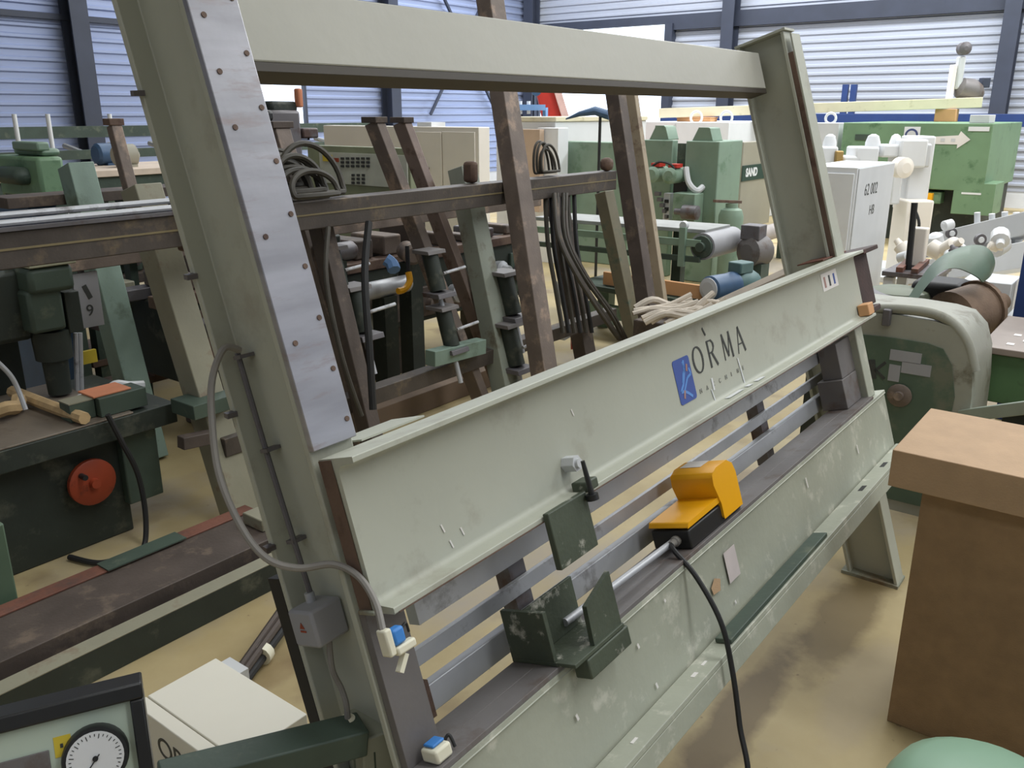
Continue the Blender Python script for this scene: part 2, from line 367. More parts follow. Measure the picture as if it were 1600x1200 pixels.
for xc in (.79, 3.09):
    part(uR if xc > 1 else uL, 'cap_plate', MB().fbox(M, xc-.045, xc+.045, 1.976, 1.984, -.075, .108), PAINT)
    part(uR if xc > 1 else uL, 'foot_plate', MB().box(xc-.05, xc+.05, M(0, 0, .1).y-.01, M(0, 0, -.07).y+.03, .0, .012), PAINT_D)
# small cable hooks on the left upright's rear flange
for v in (1.78, 1.5, 1.28, 1.06):
    part(uL, 'cable_hook', MB().bar(M(.735, v, -.062), M(.752, v, -.06), .012, .008), DKSTEEL)
part(press, 'cross_beam', MB().fbox(M, .834, 3.046, 1.812, 1.935, -.055, .005), mat('pale_sage_paint', (176, 175, 165), .5, 0, .04, 3, .05), .003)
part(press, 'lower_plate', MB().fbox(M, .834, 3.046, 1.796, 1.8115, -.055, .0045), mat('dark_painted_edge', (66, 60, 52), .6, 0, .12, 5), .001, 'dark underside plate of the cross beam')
# upper beam: rolled I section, web 0.10 proud of the uprights
def roll_i(xa, xb, vb, vt, w0, w1, wweb, tw, tf, r=.012):
    P = []
    def arc(cx, cy, a0, a1, n=4):
        for k in range(n+1): a = radians(a0+(a1-a0)*k/n); P.append((cx+r*cos(a), cy+r*sin(a)))
    P += [(w1, vb), (w1, vb+tf*.8)]
    arc(wweb+tw/2+r, vb+tf+r, 270, 180); arc(wweb+tw/2+r, vt-tf-r, 180, 90)
    P += [(w1, vt-tf*.8), (w1, vt), (w0, vt), (w0, vt-tf*.8)]
    arc(wweb-tw/2-r, vt-tf-r, 90, 0); arc(wweb-tw/2-r, vb+tf+r, 0, -90)
    P += [(w0, vb+tf*.8), (w0, vb)]
    return MB().prism(P, lambda a, b, c: M(c, b, a), xa, xb)
ub = part(press, 'upper_beam', roll_i(.752, 3.135, .957, 1.192, .112, .188, .146, .009, .012), PAINT, .0015)
part(ub, 'end_scale', MB().fbox(M, .7500, .7515, .958, 1.19, .113, .141), RUST, 0, 'rust streaked beam end')
WF = .1508                                            # front face of the upper web
bl = MB().prism([(.016*cos(pi/3*k), .016*sin(pi/3*k)) for k in range(6)], lambda a, b, c: M(1.263+a, 1.018+b, c), WF, WF+.028)
bl.cyl(M(1.263, 1.018, WF), M(1.263, 1.018, WF+.034), .009, 12)
part(ub, 'bolt', bl, LGREY, .001)
part(uL, 'lug', MB().fbox(M, .745, .772, .955, .962, .114, .15), PAINT_D, .002)
part(uL, 'lug_bolt', MB().cyl(M(.756, .962, .135), M(.756, .97, .135), .006, 10), LGREY)
part(ub, 'edge_strip', MB().fbox(M, .76, 3.0, .9565, .9585, .188, .1895), RUST)
# the maker's emblem and lettering
lx, lv = 1.735, 1.005
sk = lambda a, b: (lx+a, lv+b)
part(ub, 'emblem', MB().prism([sk(a, b) for a, b in rrect(0, .082, 0, .105, .008)], lambda a, b, c: M(a, b, c), WF, WF+.0008), LOGOB)
sw = MB()
for pts, r in (([(.052, .098), (.046, .07), (.03, .045), (.012, .03)], .0035), ([(.012, .03), (.03, .028), (.045, .02), (.062, .008)], .0035), ([(.03, .03), (.055, .055), (.075, .06), (.07, .075)], .003), ([(.028, .048), (.04, .07), (.05, .075), (.046, .095)], .0025)):
    for (a, b), (c, d) in zip(pts[:-1], pts[1:]): sw.bar(M(lx+a, lv+b, WF+.001), M(lx+c, lv+d, WF+.001), r*2, .0006, NN)
part(ub, 'emblem_swirl', sw, LOGOL)
s2 = MB()
for (a, b), (c, d) in ((( .022, .012), (.03, .03)), ((.058, .07), (.064, .086))): s2.bar(M(lx+a, lv+b, WF+.0012), M(lx+c, lv+d, WF+.0012), .007, .0006, NN)
part(ub, 'emblem_spark', s2, LOGOO, kind='stuff')
def stroke(mb, ox, oy, sc, segs):
    for (a, b), (c, d), t in segs: mb.bar(M(ox+a*sc, oy+b*sc, WF+.0005), M(ox+c*sc, oy+d*sc, WF+.0005), t*sc, .0006, NN)
def oval(cx, cy, rx, ry, n=20):
    S = []
    for k in range(n):
        a = 2*pi*k/n; b = 2*pi*(k+1)/n; t = .045+.075*abs(cos((a+b)/2))
        S.append(((cx+rx*cos(a), cy+ry*sin(a)), (cx+rx*cos(b), cy+ry*sin(b)), t))
    return S
GL = {'O': oval(.42, .5, .36, .46),
      'R': [((.12, 0), (.12, 1), .12), ((.12, .97), (.42, .97), .05), ((.42, .97), (.56, .86), .08), ((.56, .86), (.56, .68), .11), ((.56, .68), (.42, .55), .08), ((.42, .55), (.12, .52), .05), ((.34, .53), (.66, 0), .12)],
      'M': [((.08, 0), (.14, 1), .06), ((.14, .98), (.44, .1), .12), ((.44, .1), (.74, .98), .05), ((.74, 1), (.8, 0), .13)],
      'A': [((.02, 0), (.34, 1), .055), ((.34, 1), (.68, 0), .13), ((.14, .34), (.56, .34), .05)]}
lt = MB(); ox = lx+.098
for ch, adv in (('O', .082), ('R', .083), ('M', .086), ('A', .07)):
    lt = MB(); stroke(lt, ox, lv+.048, .068, GL[ch]); ox += adv; part(ub, 'letter', lt, INK, label='dark capital letter '+ch)
for k, ch in enumerate('MACCHINE'):
    text(ub, 'small_lettering', ch, M(lx+.10+k*.036, lv+.004, WF+.0006), EX, UN, .016, FAINT)
sc = MB().fbox(M, lx+.168, lx+.176, 1.0, 1.03, WF, WF+.0015); sc.bar(M(lx+.165, .975, WF+.001), M(lx+.158, 1.005, WF+.001), .004, .001, NN)
sc.bar(M(lx+.345, .972, WF+.001), M(lx+.335, 1.045, WF+.001), .005, .001, NN)
for a, b in ((.20, .29), (.32, .35), (.38, .43)): sc.fbox(M, lx+a, lx+b, .970, .9705, WF+.008, WF+.022)
part(ub, 'paint_scrape', sc, WHITE)
mk = MB()
for x, v in ((.915, 1.03), (.925, 1.0), (.955, 1.01), (1.32, 1.11)): mk.bar(M(x, v, WF+.0006), M(x+.004, v-.014, WF+.0006), .003, .0008, NN)
part(ub, 'paint_scratch', mk, PAPER, kind='stuff')
mk = MB().bar(M(1.915, 1.155, WF+.0006), M(1.925, 1.135, WF+.0006), .006, .0008, NN)
part(ub, 'scuff_mark', mk, INK)
lb = part(ub, 'rating_label', MB().fbox(M, 2.78, 2.93, 1.105, 1.162, WF, WF+.0008), PAPER)
for k, mm in enumerate((LOGOO, INK, LOGOB)):
    part(ub, 'label_print', MB().fbox(M, 2.80+k*.045, 2.815+k*.045, 1.115, 1.15, WF+.0008, WF+.0014), mm)
# rusty channel end behind the right end of the upper beam
rc = MB().fbox(M, 3.137, 3.29, .985, 1.175, .10, .15); rc.fbox(M, 3.137, 3.31, 1.176, 1.192, .075, .188); rc.fbox(M, 3.137, 3.25, .965, .984, .09, .175)
part(press, 'rear_channel', rc, mat('dark_rusty_steel', (64, 44, 40), .7, .1, .25, 7, .1, (96, 56, 48), .4, 6), .003, 'dark rusty channel end')
part(press, 'rust_sheet', MB().fbox(M, 2.95, 3.2, 1.194, 1.198, .02, .11), RUSTRED)
part(press, 'loose_sheet', MB().fbox(M, .84, .98, 1.194, 1.197, .03, .11), PAINT)
# clamping bars between the beams
part(press, 'steel_bar', MB().fbox(M, .90, 3.04, .86, .953, .03, .055), BAR, .001)
part(press, 'steel_bar', MB().fbox(M, .905, 3.04, .776, .806, .0, .012), BAR, .001)
cb_ = MB().fbox(M, .905, 3.0, .698, .746, .004, .028)
part(press, 'clamping_bar', cb_, BAR, .002, 'bright steel clamping bar')
part(press, 'bar_end_cap', MB().fbox(M, .893, .9045, .692, .758, -.005, .032), RUST)
for x in (1.2, 2.45): part(press, 'bar_support', MB().fbox(M, x, x+.05, .64, .95, -.04, -.002), DKSTEEL)
part(press, 'end_plate', MB().fbox(M, .755, .828, .60, .952, .1005, .116), GREYPLATE, .001)
rb = MB().fbox(M, 2.84, 2.99, .70, .80, .045, .13); rb.fbox(M, 2.86, 3.02, .80, .92, .06, .125)
part(press, 'end_block', rb, GREYPLATE, .002)
part(press, 'end_cover', MB().fbox(M, 3.0, 3.075, .69, .94, .10, .15), PAINT_L, .003)
part(press, 'steel_rod', MB().tube([M(1.19, .73, .115), M(1.62, .72, .118)], .008, 10, 1), BAR)
# lower beam with dark top plate, web, bottom flange and lip
lb_ = roll_i(.752, 3.135, .43, .689, .112, .165, .150, .022, .012, .006)
lbm = part(press, 'lower_beam', lb_, PAINT_L, .0015)
part(lbm, 'top_plate', MB().fbox(M, .756, 3.0, .690, .699, .117, .166).fbox(M, .83, 3.0, .690, .699, .06, .1169), GREYPLATE, .0008, 'dark steel ledge plate')
fl_ = MB().fbox(M, .752, 3.135, .476, .488, .166, .222); fl_.fbox(M, .752, 3.135, .43, .475, .214, .222)
part(lbm, 'bottom_flange', fl_, PAINT_L, .0015)
part(lbm, 'instruction_label', MB().fbox(M, 1.745, 1.805, .565, .64, .1655, .1662), PINK)
part(lbm, 'label_residue', MB().prism([(1.66+a, .575+b) for a, b in ((0, 0), (.035, -.004), (.045, .02), (.02, .032), (-.004, .018))], lambda a, b, c: M(a, b, c), .1655, .166), MDF)
mk = MB()
for x, v, h in ((2.30, .64, .03), (2.75, .60, .03), (1.10, .60, .012), (1.33, .62, .01), (1.75, .52, .008), (1.36, .52, .012), (1.46, .655, .006)): mk.bar(M(x, v, .1656), M(x+.003, v-h, .1656), .006, .0008, NN)
for x in (1.05, 1.2, 1.45, 1.5, 1.62): mk.fbox(M, x, x+.02, .4882, .4888, .19, .196+.006*random.random())
part(lbm, 'paint_chip', mk, PAPER, kind='stuff')
for x in (2.62, 2.86): part(lbm, 'flange_slot', MB().fbox(M, x, x+.05, .4882, .4886, .185, .2), BLACK)
# black bar painting in the shaded inside of the left upright; lower left frame
part(press, 'rear_shade_bar', MB().bar(M(.768, v0(-.1)+.02, -.1), M(.768, 1.0, -.1), .02, .03, NN), BLACK)
sd = MB(); sd.fbox(M, .70, .80, v0(-.05)+.02, .42, -.05, .005)
part(press, 'base_gusset', MB().prism([(-.16, .12), (.12, .12), (.12, .62), (-.02, .62), (-.16, .46)], lambda a, b, c: V((.742+c, .72+.32*b-a*0+ a*-.6, b)), 0, .012), PAINT_D)
# upper clamp bracket (green, chipped) hanging from the bottom flange
c1 = part(press, 'clamp_bracket', MB().fbox(M, 1.115, 1.235, .868, .972, .19, .203), CLAMPG, .002)
part(c1, 'clamp_pin', MB().cyl(M(1.235, .965, .215), M(1.232, 1.03, .215), .006, 10, .004), BLACKP)
part(c1, 'pin_collar', MB().cyl(M(1.235, .955, .215), M(1.235, .966, .215), .012, 12), BLACKP)
part(c1, 'clamp_lug', MB().fbox(M, 1.245, 1.285, .965, .985, .165, .2), CLAMPG, .003)
# lower clamp on the ledge: two upright cheeks on a foot
c2 = part(press, 'ledge_clamp', MB().fbox(M, 1.085, 1.25, .6995, .707, .06, .205), CLAMPG, .001)
part(c2, 'cheek_plate', MB().fbox(M, 1.085, 1.095, .707, .80, .06, .16), CLAMPG, .001)
part(c2, 'cheek_plate', MB().prism([(1.155, .69), (1.25, .70), (1.25, .81), (1.16, .78)], lambda a, b, c: M(a, b, c), .19, .20), CLAMPG, .001)
part(c2, 'clamp_lip', MB().fbox(M, 1.12, 1.26, .66, .698, .17, .206), CLAMPG, .003)
part(c2, 'back_plate', MB().fbox(M, 1.095, 1.245, .707, .80, .105, .112), CLAMPG, .001)
# junction box and its conduit on the left upright
jf = lambda x, v, w: M(x, v, w)
jb = part(press, 'junction_box', MB().fbox(M, .722, .784, .905, .965, -.03, .03), GREYBOX, .005)
part(jb, 'warning_mark', MB().prism([(-.006, .937), (.006, .937), (.0, .947)], lambda a, b, c: M(.7216-c, b, a), 0, .0006), ORANGE)
part(jb, 'warning_text', MB().fbox(M, .721, .7216, .931, .934, -.006, .008), ORANGE)
part(jb, 'cable_gland', MB().cyl(M(.758, .965, -.012), M(.758, .98, -.012), .008, 12), BAR)
part(jb, 'outlet_cable', MB().tube([M(.752, .906, .015), onP(519, 1045, M(0, 0, .012), NN), onP(533, 1075, M(0, 0, .012), NN), at(541, 1100, 1.14), at(543, 1124, 1.135)], .0048, 8), CABLE)
part(jb, 'cable_grommet', MB().cyl(at(543, 1122, 1.135), at(543, 1122, 1.135)-V((0, 0, .007)), .012, 14), TAPEW)
part(uL, 'conduit', MB().tube([M(.76, .98, -.012), M(.766, 1.2, -.03), M(.768, 1.37, -.035)], .0045, 8, 3), DKSTEEL)
for v in (1.06, 1.21, 1.36): part(uL, 'conduit_clip', MB().fbox(M, .758, .784, v, v+.006, -.034, -.016), DKSTEEL)

# loose grey cable with a taped plug
cg = [M(.764, 1.373, -.02), M(.738, 1.381, -.02), M(.712, 1.343, -.03), M(.693, 1.289, -.03), M(.672, 1.205, -.02), M(.67, 1.126, 0), M(.677, 1.072, .03), M(.704, 1.045, .06), M(.736, 1.038, .1), M(.744, 1.017, .14), M(.738, .981, .17), M(.722, .947, .19)]
gc = thing('taped_cable', 'grey looping cable ending in a blue-and-white taped plug at beam end', 'cable', M(.72, .9, .15))
part(gc, 'cable_sheath', MB().tube(cg, .0055, 8, 8), CABLE)
part(gc, 'plug', MB().fbox(M, .715, .728, .91, .95, .182, .202), TAPEW, .003)
part(gc, 'blue_tape_wrap', MB().fbox(M, .7285, .75, .92, .944, .184, .202), TAPEB, .004)
tp = MB().fbox(M, .728, .764, .906, .919, .19, .204)
part(gc, 'white_tape_end', tp, TAPEW, .003)
part(gc, 'white_tape_tail', MB().prism([(.724, .885), (.73, .88), (.748, .9), (.742, .905)], lambda a, b, c: M(a, b, c), .19, .2), TAPEW, .001)
part(gc, 'wire', MB().tube([M(.75, .935, .193), M(.762, .94, .193), M(.766, .925, .19)], .0022, 6), BLACK)
g2 = thing('taped_plug', 'second blue-and-white taped plug lying on the ledge at bottom edge', 'plug', M(.795, .70, .145))
part(g2, 'plug_body', MB().fbox(M, .778, .812, .7, .722, .125, .16), TAPEW, .004)
part(g2, 'blue_tape_wrap', MB().fbox(M, .784, .810, .7225, .727, .128, .15), TAPEB, .002)
part(g2, 'wire', MB().tube([M(.812, .712, .14), M(.824, .722, .145), M(.824, .703, .152)], .003, 6), BLACK)

# ------------------------------------------------------------------ yellow foot pedal on the ledge
fp = thing('foot_pedal', 'yellow hooded foot pedal switch with black base on the ledge', 'foot pedal', M(1.76, .70, .09))
VB = .6995
part(fp, 'base', MB().fbox(M, 1.625, 1.895, VB, VB+.045, .062, .16), BLACKP, .004)
hp = rrect(.015, .16, VB+.008, VB+.135, .03, 5)
hood = MB().prism([(1.895, VB+.01), (1.895, VB+.095), (1.885, VB+.12), (1.86, VB+.135), (1.80, VB+.135), (1.775, VB+.125), (1.772, VB+.10), (1.79, VB+.05), (1.79, VB+.01)], lambda a, b, c: M(a, b, c), .054, .166)
part(fp, 'hood', hood, YEL, .008)
part(fp, 'tread', MB().prism([(1.622, VB+.05), (1.80, VB+.052), (1.80, VB+.066), (1.63, VB+.062)], lambda a, b, c: M(a, b, c), .06, .162), YEL, .003)
part(fp, 'label_patch', MB().fbox(M, 1.81, 1.86, VB+.1355, VB+.1362, .065, .12), PAPER)
part(fp, 'cable_gland', MB().lathe(M(1.625, VB+.022, .125), -EX, [(0, .012), (.012, .012), (.014, .009), (.03, .008)], 12), CABLE)
g0 = M(1.598, VB+.022, .125)
pc = [g0, M(1.575, VB+.015, .145), M(1.565, .66, .19), M(1.545, .57, .235), M(1.53, .47, .245), M(1.50, .36, .25), M(1.45, .24, .26), V((1.40, .55, .12)), V((1.37, .50, .02)), V((1.30, .50, .008)), V((1.33, .62, .008)), V((1.48, .70, .008))]
part(fp, 'cable', MB().tube(pc, .006, 8, 8), BLACK)
# dark bar resting on the flange
solo('steel_strip', 'dark green flat bar lying on the lower flange of the press', 'metal bar', MB().fbox(M, 1.60, 2.24, .489, .50, .178, .218), DGREEN, .002)
solo('wood_block', 'small orange wooden block wedged at the right end of upper beam', 'wood block', MB().fbox(M, 3.06, 3.12, .97, 1.01, .153, .19), OWOOD, .003)

# ------------------------------------------------------------------ MDF pedestal at the right
md = thing('board_pedestal', 'brown fibreboard pedestal with thick overhanging top at the right', 'pedestal', (2.45, .1, 0))
part(md, 'top_slab', MB().box(2.23, 2.64, -.20, .475, .725, .825), MDF, .002)
part(md, 'body', MB().box(2.28, 2.58, -.085, .40, 0, .7245), MDFS, .002)
part(md, 'base_rail', MB().box(2.285, 2.58, -.4, -.087, 0, .03), MDFS, .002)
solo('slotted_crate', 'dark box standing behind the fibreboard pedestal', 'box', MB().box(2.32, 2.6, -.6, -.10, .031, .62), BLACKP, .004)
# mint rounded housing, bottom right
q = flr(1500, 1240, .35)
hs = []
for k in range(13):
    a = pi*k/12; hs.append((-.17*cos(a), .14*sin(a)**.8))
mt = thing('rounded_housing', 'mint green rounded machine housing at the bottom right corner', 'machine', (1.62, .17, 0))
part(mt, 'shell', MB().lathe((1.62, .09, 0), (0, 0, 1), [(.0, .19), (.3, .19), (.36, .185), (.40, .165), (.425, .13), (.44, .07), (.443, .02)], 32), MINT)
part(mt, 'rim', MB().lathe((1.62, .09, .02), (0, 0, 1), [(.0, .20), (.02, .20)], 32), DGREEN)

# ------------------------------------------------------------------ white cabinet at bottom left
cz = .45; OFFW = mat('warm_white_enamel', (222, 218, 204), .5, 0, .03, 4)
cab = thing('control_cabinet', 'small white control cabinet on the floor by the left upright', 'cabinet', (.84, 1.45, 0))
part(cab, 'body', MB().box(.775, .945, 1.26, 1.58, .0, cz), OFFW, .002)
dr = part(cab, 'door', MB().box(.742, .772, 1.26, 1.58, .01, cz), OFFW, .002)
text(dr, 'lettering', 'ORMA', (.7415, 1.50, cz-.085), (0, -1, 0), (0, 0, 1), .07, INK)
part(cab, 'rear_bracket', MB().box(.946, .975, 1.5, 1.57, .38, cz-.01), LGREY)
# ------------------------------------------------------------------ gauge console, lower left
gA = at(-60, 1136, 1.02); gB = at(222, 1072, 1.12)
gx = (gB-gA); gx.z = 0; gx.normalize(); gn = V((gx.y, -gx.x, 0)); gn = (gn*.93+V((0, 0, .36))).normalized(); gu = gx.cross(-gn).normalized()
if gu.z < 0: gu = -gu
G = lambda a, b, c: gB+gx*a+gu*b+gn*c              # a<0 leftwards, b<0 down, c towards viewer
gc_ = thing('gauge_console', 'control console with round pressure gauge and black frame at bottom left', 'control panel', (gB.x-.12, gB.y+.05, 0))
GW = .27
part(gc_, 'panel', MB().fbox(G, -GW, -.014, -.25, -.018, -.05, -.012), mat('pale_mint_panel', (186, 200, 184), .5, 0, .05))
fr = MB().fbox(G, -GW, 0, -.018, .006, -.08, .0); fr.fbox(G, -.02, .0, -.25, -.0181, -.08, .0)
part(gc_, 'frame', fr, BLACKP, .003)
part(gc_, 'cabinet_body', MB().box(gB.x-.22, gB.x-.02, gB.y-.02, gB.y+.16, 0, gB.z-.30), LGREY)
gcx, gcy = -.075, -.085
gg = part(gc_, 'gauge', MB().lathe(G(gcx, gcy, -.012), gn, [(0, .046), (.014, .046), (.02, .044), (.02, .039)], 32), BLACKP)
part(gg, 'dial', MB().lathe(G(gcx, gcy, .0085), gn, [(0, .039), (.001, .039)], 32), WHITE)
tk = MB()
for k in range(28):
    a = radians(225-270*k/27); r0 = .029 if k % 3 == 0 else .032
    tk.bar(G(gcx+r0*cos(a), gcy+r0*sin(a), .0098), G(gcx+.0355*cos(a), gcy+.0355*sin(a), .0098), .0012, .0004, gn)
part(gg, 'scale_mark', tk, INK)
ne = MB().bar(G(gcx+.006, gcy+.005, .0105), G(gcx-.02, gcy-.024, .0105), .0016, .0008, gn); ne.cyl(G(gcx, gcy, .0096), G(gcx, gcy, .012), .004, 12)
part(gg, 'needle', ne, BLACKP)
part(gc_, 'warning_sticker', MB().fbox(G, -.128, -.105, -.075, -.045, -.0118, -.0112), STICKY)
part(gc_, 'sticker_mark', MB().fbox(G, -.12, -.116, -.062, -.056, -.0111, -.0106), INK)
part(gc_, 'name_plate', MB().fbox(G, -.225, -.135, -.14, -.06, -.0118, -.009), GREYPLATE, .002)
# green horizontal arm with rubber glands in front of the cabinet
ar = thing('support_arm', 'dark green rectangular tube arm reaching out from press foot', 'metal tube', M(.74, .62, .06))
pA = at(566, 1146, 1.13); pB = at(250, 1228, .98)
part(ar, 'tube', MB().bar(pA, pB, .055, .045), DGREEN, .003)
part(ar, 'end_block', MB().bar(pA+V((.0, .02, -.05)), pA+V((.09, -.02, -.05)), .08, .11), PAINT_D, .003)
part(ar, 'post', MB().box(pA.x+.0, pA.x+.05, pA.y-.025, pA.y+.025, 0, pA.z-.024), DGREEN)

# ================================================================== second inclined clamp frame behind the press
RN = V((0, 1, -.3))
def RK(px, py, off=0.): return onP(px, py, (0, 2.65+off, 0), RN)
def yb(px0, py0, px1, py1, Y, dy):                   # box whose front face lies in the plane y = Y
    a = onY(px0, (py0+py1)/2, Y).x; b = onY(px1, (py0+py1)/2, Y).x; xm = (px0+px1)/2
    return (a, b, Y, Y+dy, onY(xm, py1, Y).z, onY(xm, py0, Y).z)
def xb(px0, py0, px1, py1, X, dx):                   # box whose face towards -x lies in the plane x = X
    a = onX(px1, (py0+py1)/2, X).y; b = onX(px0, (py0+py1)/2, X).y; xm = (px0+px1)/2
    return (X, X+dx, a, b, onX(xm, py1, X).z, onX(xm, py0, X).z)
rack = thing('clamp_frame', 'second inclined clamp frame of rusty posts and a long oily rail behind the press', 'clamp frame', (2.6, 2.8, 0))
def post(top, low, off, w, d, m, cap=None, stop=None, label=None):
    T = RK(*top, off); B = RK(*low, off); k = (T-B)/(T.z-B.z); zb = .0 if stop is None else stop
    B = B+k*(zb-B.z)
    mb = MB(); ax = V((1, 0, 0)); n = k.normalized().cross(ax).normalized()
    a = ax*(w/2); u = n*(d/2)
    mb.hexa([B-a-u, B+a-u, B+a+u, B-a+u, T-a-u, T+a-u, T+a+u, T-a+u])
    o = part(rack, 'post', mb, m, .004, label)
    if cap: part(o, 'post_cap', MB().fbox(lambda x, y, z: T+V((x, y, z)), -w*.7, w*.7, -d*.6, d*.6, 0, .03), cap, .003)
    return o, T, k
post((118, 258), (196, 560), 1.2, .125, .12, TEAL, label='teal painted post')
post((220, 292), (385, 835), .25, .115, .12, OLIVE, label='olive grey post')
post((178, 196), (205, 300), .75, .05, .05, BROWN, RUST, 1.0)
post((432, 200), (556, 640), .3, .085, .09, BROWN, DKBROWN)
post((500, 350), (560, 600), .12, .075, .09, DKBROWN)
post((585, 192), (727, 560), .25, .06, .09, BROWN, DKBROWN)
post((628, 192), (706, 400), .3, .055, .09, mat('worn_brown_post_steel', (134, 118, 110), .5, .25, .16, 7, .1, (104, 84, 72), .4, 9), DKBROWN)
post((722, 262), (785, 580), .18, .13, .11, GREYGREEN, label='grey-green post')
post((757, -60), (845, 545), -.12, .125, .10, BROWN, label='tall brown post')
post((960, 135), (1012, 490), -.05, .10, .10, DKBROWN, label='dark brown post')
post((985, 137), (1034, 480), .05, .055, .08, mat('tan_post_paint', (158, 144, 122), .6, 0, .1, 6, .05, (120, 100, 84), .38, 8))
post((944, 300), (986, 500), .3, .12, .09, mat('olive_tan_post', (128, 122, 100), .6, 0, .12, 6, .05, (92, 108, 92), .4, 6))
post((868, 300), (908, 520), .4, .13, .1, DKBROWN)
yr = 3.02
r1 = part(rack, 'rail', MB().box(.6, 5.02, yr-.05, yr+.05, 1.165, 1.285), RAIL, .004, 'long oily horizontal rail')
part(r1, 'rail_lip', MB().box(.6, 5.02, yr-.053, yr-.0501, 1.225, 1.232), mat('yellowed_paint_line', (122, 110, 80), .6))
part(r1, 'rail_top', MB().box(.6, 1.98, yr-.062, yr+.06, 1.286, 1.298), DKSTEEL)
for k, (dy, z) in enumerate(((-.03, 1.31), (.02, 1.33))):
    part(r1, 'air_pipe', MB().tube([(.6, yr+dy, z), (1.9, yr+dy, z)], .011, 8, 1), BAR)
part(r1, 'rail_bracket', MB().box(1.86, 1.96, yr-.10, yr+.02, 1.14, 1.33), RUST, .01)
part(r1, 'rail_bracket', MB().box(4.90, 4.98, yr-.06, yr+.02, 1.286, 1.37), RUST, .03)
part(r1, 'rail_bracket', MB().box(3.62, 3.67, yr+.0, yr+.08, 1.286, 1.40), RUST, .02)
part(rack, 'rail', MB().box(1.9, 5.0, 2.92, 3.0, .30, .38), RAIL, .004)
part(rack, 'rail', MB().box(.8, 5.2, 3.7, 3.78, 1.0, 1.06), BROWN, .004)
part(rack, 'base_beam', MB().box(.2, 1.86, 2.46, 2.76, 0, .142), DKBROWN, .003, 'dark brown base beam')
part(rack, 'beam_cap', MB().box(.2, 1.86, 2.70, 2.765, .1425, .15), RUSTRED, .002, 'rust red top strip')
part(rack, 'base_beam', MB().box(.2, 1.88, 2.36, 2.42, 0, .104), DDGREEN, .003, 'dark green base beam')
part(rack, 'beam_cap', MB().box(.2, 1.88, 2.358, 2.422, .1045, .11), OLIVE, .002, 'worn pale top edge')
part(rack, 'beam_patch', MB().box(1.25, 1.55, 2.69, 2.766, .151, .156), DGREEN)
part(rack, 'foot_block', MB().box(1.76, 1.90, 2.52, 2.64, .143, .19), OLIVE, .004)
tb = RK(672, 560, .1); tb2 = RK(752, 540, .1)
part(rack, 'cross_tie', MB().bar(tb, tb2, .07, .08), TEAL, .003)
part(rack, 'cross_tie', MB().bar(RK(282, 692, .16), RK(330, 682, .16), .05, .05), DKBROWN, .003)
part(rack, 'post_collar', MB().bar(RK(285, 640, .2), RK(352, 620, .2), .16, .06), DGREEN, .003)
# screw clamps carried on the posts
def screw_clamp(c, s, label):
    t = thing('screw_clamp', label, 'clamp', c, 'screw clamps on the rusty posts')
    F_ = lambda x, y, z: V(c)+V((x*s, (y+.3*z)*s, z*s))
    part(t, 'cylinder', MB().cyl(F_(0, 0, -.10), F_(0, 0, .10), .045*s, 14), DDGREEN)
    part(t, 'bracket', MB().fbox(F_, -.07, .07, -.06, .06, .10, .12), GREYPLATE, .002)
    part(t, 'bracket', MB().fbox(F_, -.07, .07, -.06, .06, -.13, -.105), DKSTEEL, .002)
    part(t, 'handle', MB().tube([F_(.0, -.07, .0), F_(.16, -.09, .015)], .009*s, 8, 1), BAR)
    part(t, 'spindle', MB().cyl(F_(0, 0, -.3), F_(0, 0, -.131), .014*s, 10), BAR)
    return t
screw_clamp(RK(560, 485, .15), 1.0, 'screw clamp with long handle left of the black hanging strap')
screw_clamp(RK(678, 425, .1), .95, 'upper screw clamp between the two thin brown posts')
screw_clamp(RK(699, 512, .1), .95, 'lower screw clamp between the two thin brown posts')
screw_clamp(RK(795, 460, .1), 1.1, 'large screw clamp between grey-green and tall brown posts')
screw_clamp(RK(800, 540, .1), 1.1, 'dark screw clamp low beside the tall brown post')
screw_clamp(RK(525, 420, .2), .9, 'small screw clamp just right of the shiny upright plate')
# hoses
def torus_coil(name, label, c, R, r, n, jit, ex, m, seg=20):
    t = thing(name, label, 'hose', c)
    for k in range(n):
        cx = V(c)+V((random.uniform(-jit, jit), random.uniform(-jit, jit), random.uniform(-jit, jit)*.4)); rr = R*random.uniform(.8, 1.12); tl = random.uniform(-.35, .35); sq = random.uniform(*ex)
        P = [cx+V((rr*cos(2*pi*i/seg), .25*rr*sin(2*pi*i/seg+tl)+.02*k, max(rr*sq*sin(2*pi*i/seg), -.02)+.03)) for i in range(seg)]
        part(t, 'hose_loop', MB().tube(P, r, 7, 2, True), m)
    return t
hc = RK(480, 300, 0); hc.y = yr; hc.z = 1.30
torus_coil('hose_coil', 'coil of dark hoses piled on the rail beside the shiny upright', hc, .15, .0135, 15, .055, (.6, 1.25), HOSE)
h2 = RK(855, 270, 0); h2.y = yr; h2.z = 1.30
torus_coil('hose_coil', 'small loop of dark hoses standing on the rail right of tall post', h2, .075, .008, 4, .015, (1.5, 2.0), HOSE)
st = thing('black_strap', 'black hose hanging straight down from the rail', 'hose', RK(578, 650, .0))
part(st, 'strap', MB().tube([V((RK(563, 350).x, yr-.08, 1.17)), RK(570, 430, -.06), RK(577, 540, -.06), RK(583, 640, -.03)], .017, 8, 5), BLACK)
part(st, 'thin_hose', MB().tube([V((RK(500, 350).x, yr-.07, 1.17)), RK(510, 440, -.06), RK(535, 560, -.05), RK(565, 650, -.02)], .011, 8, 5), HOSE)
bh = thing('hose_bundle', 'bundle of dark hoses falling from the rail to the lower right', 'hose', RK(960, 520, -.02))
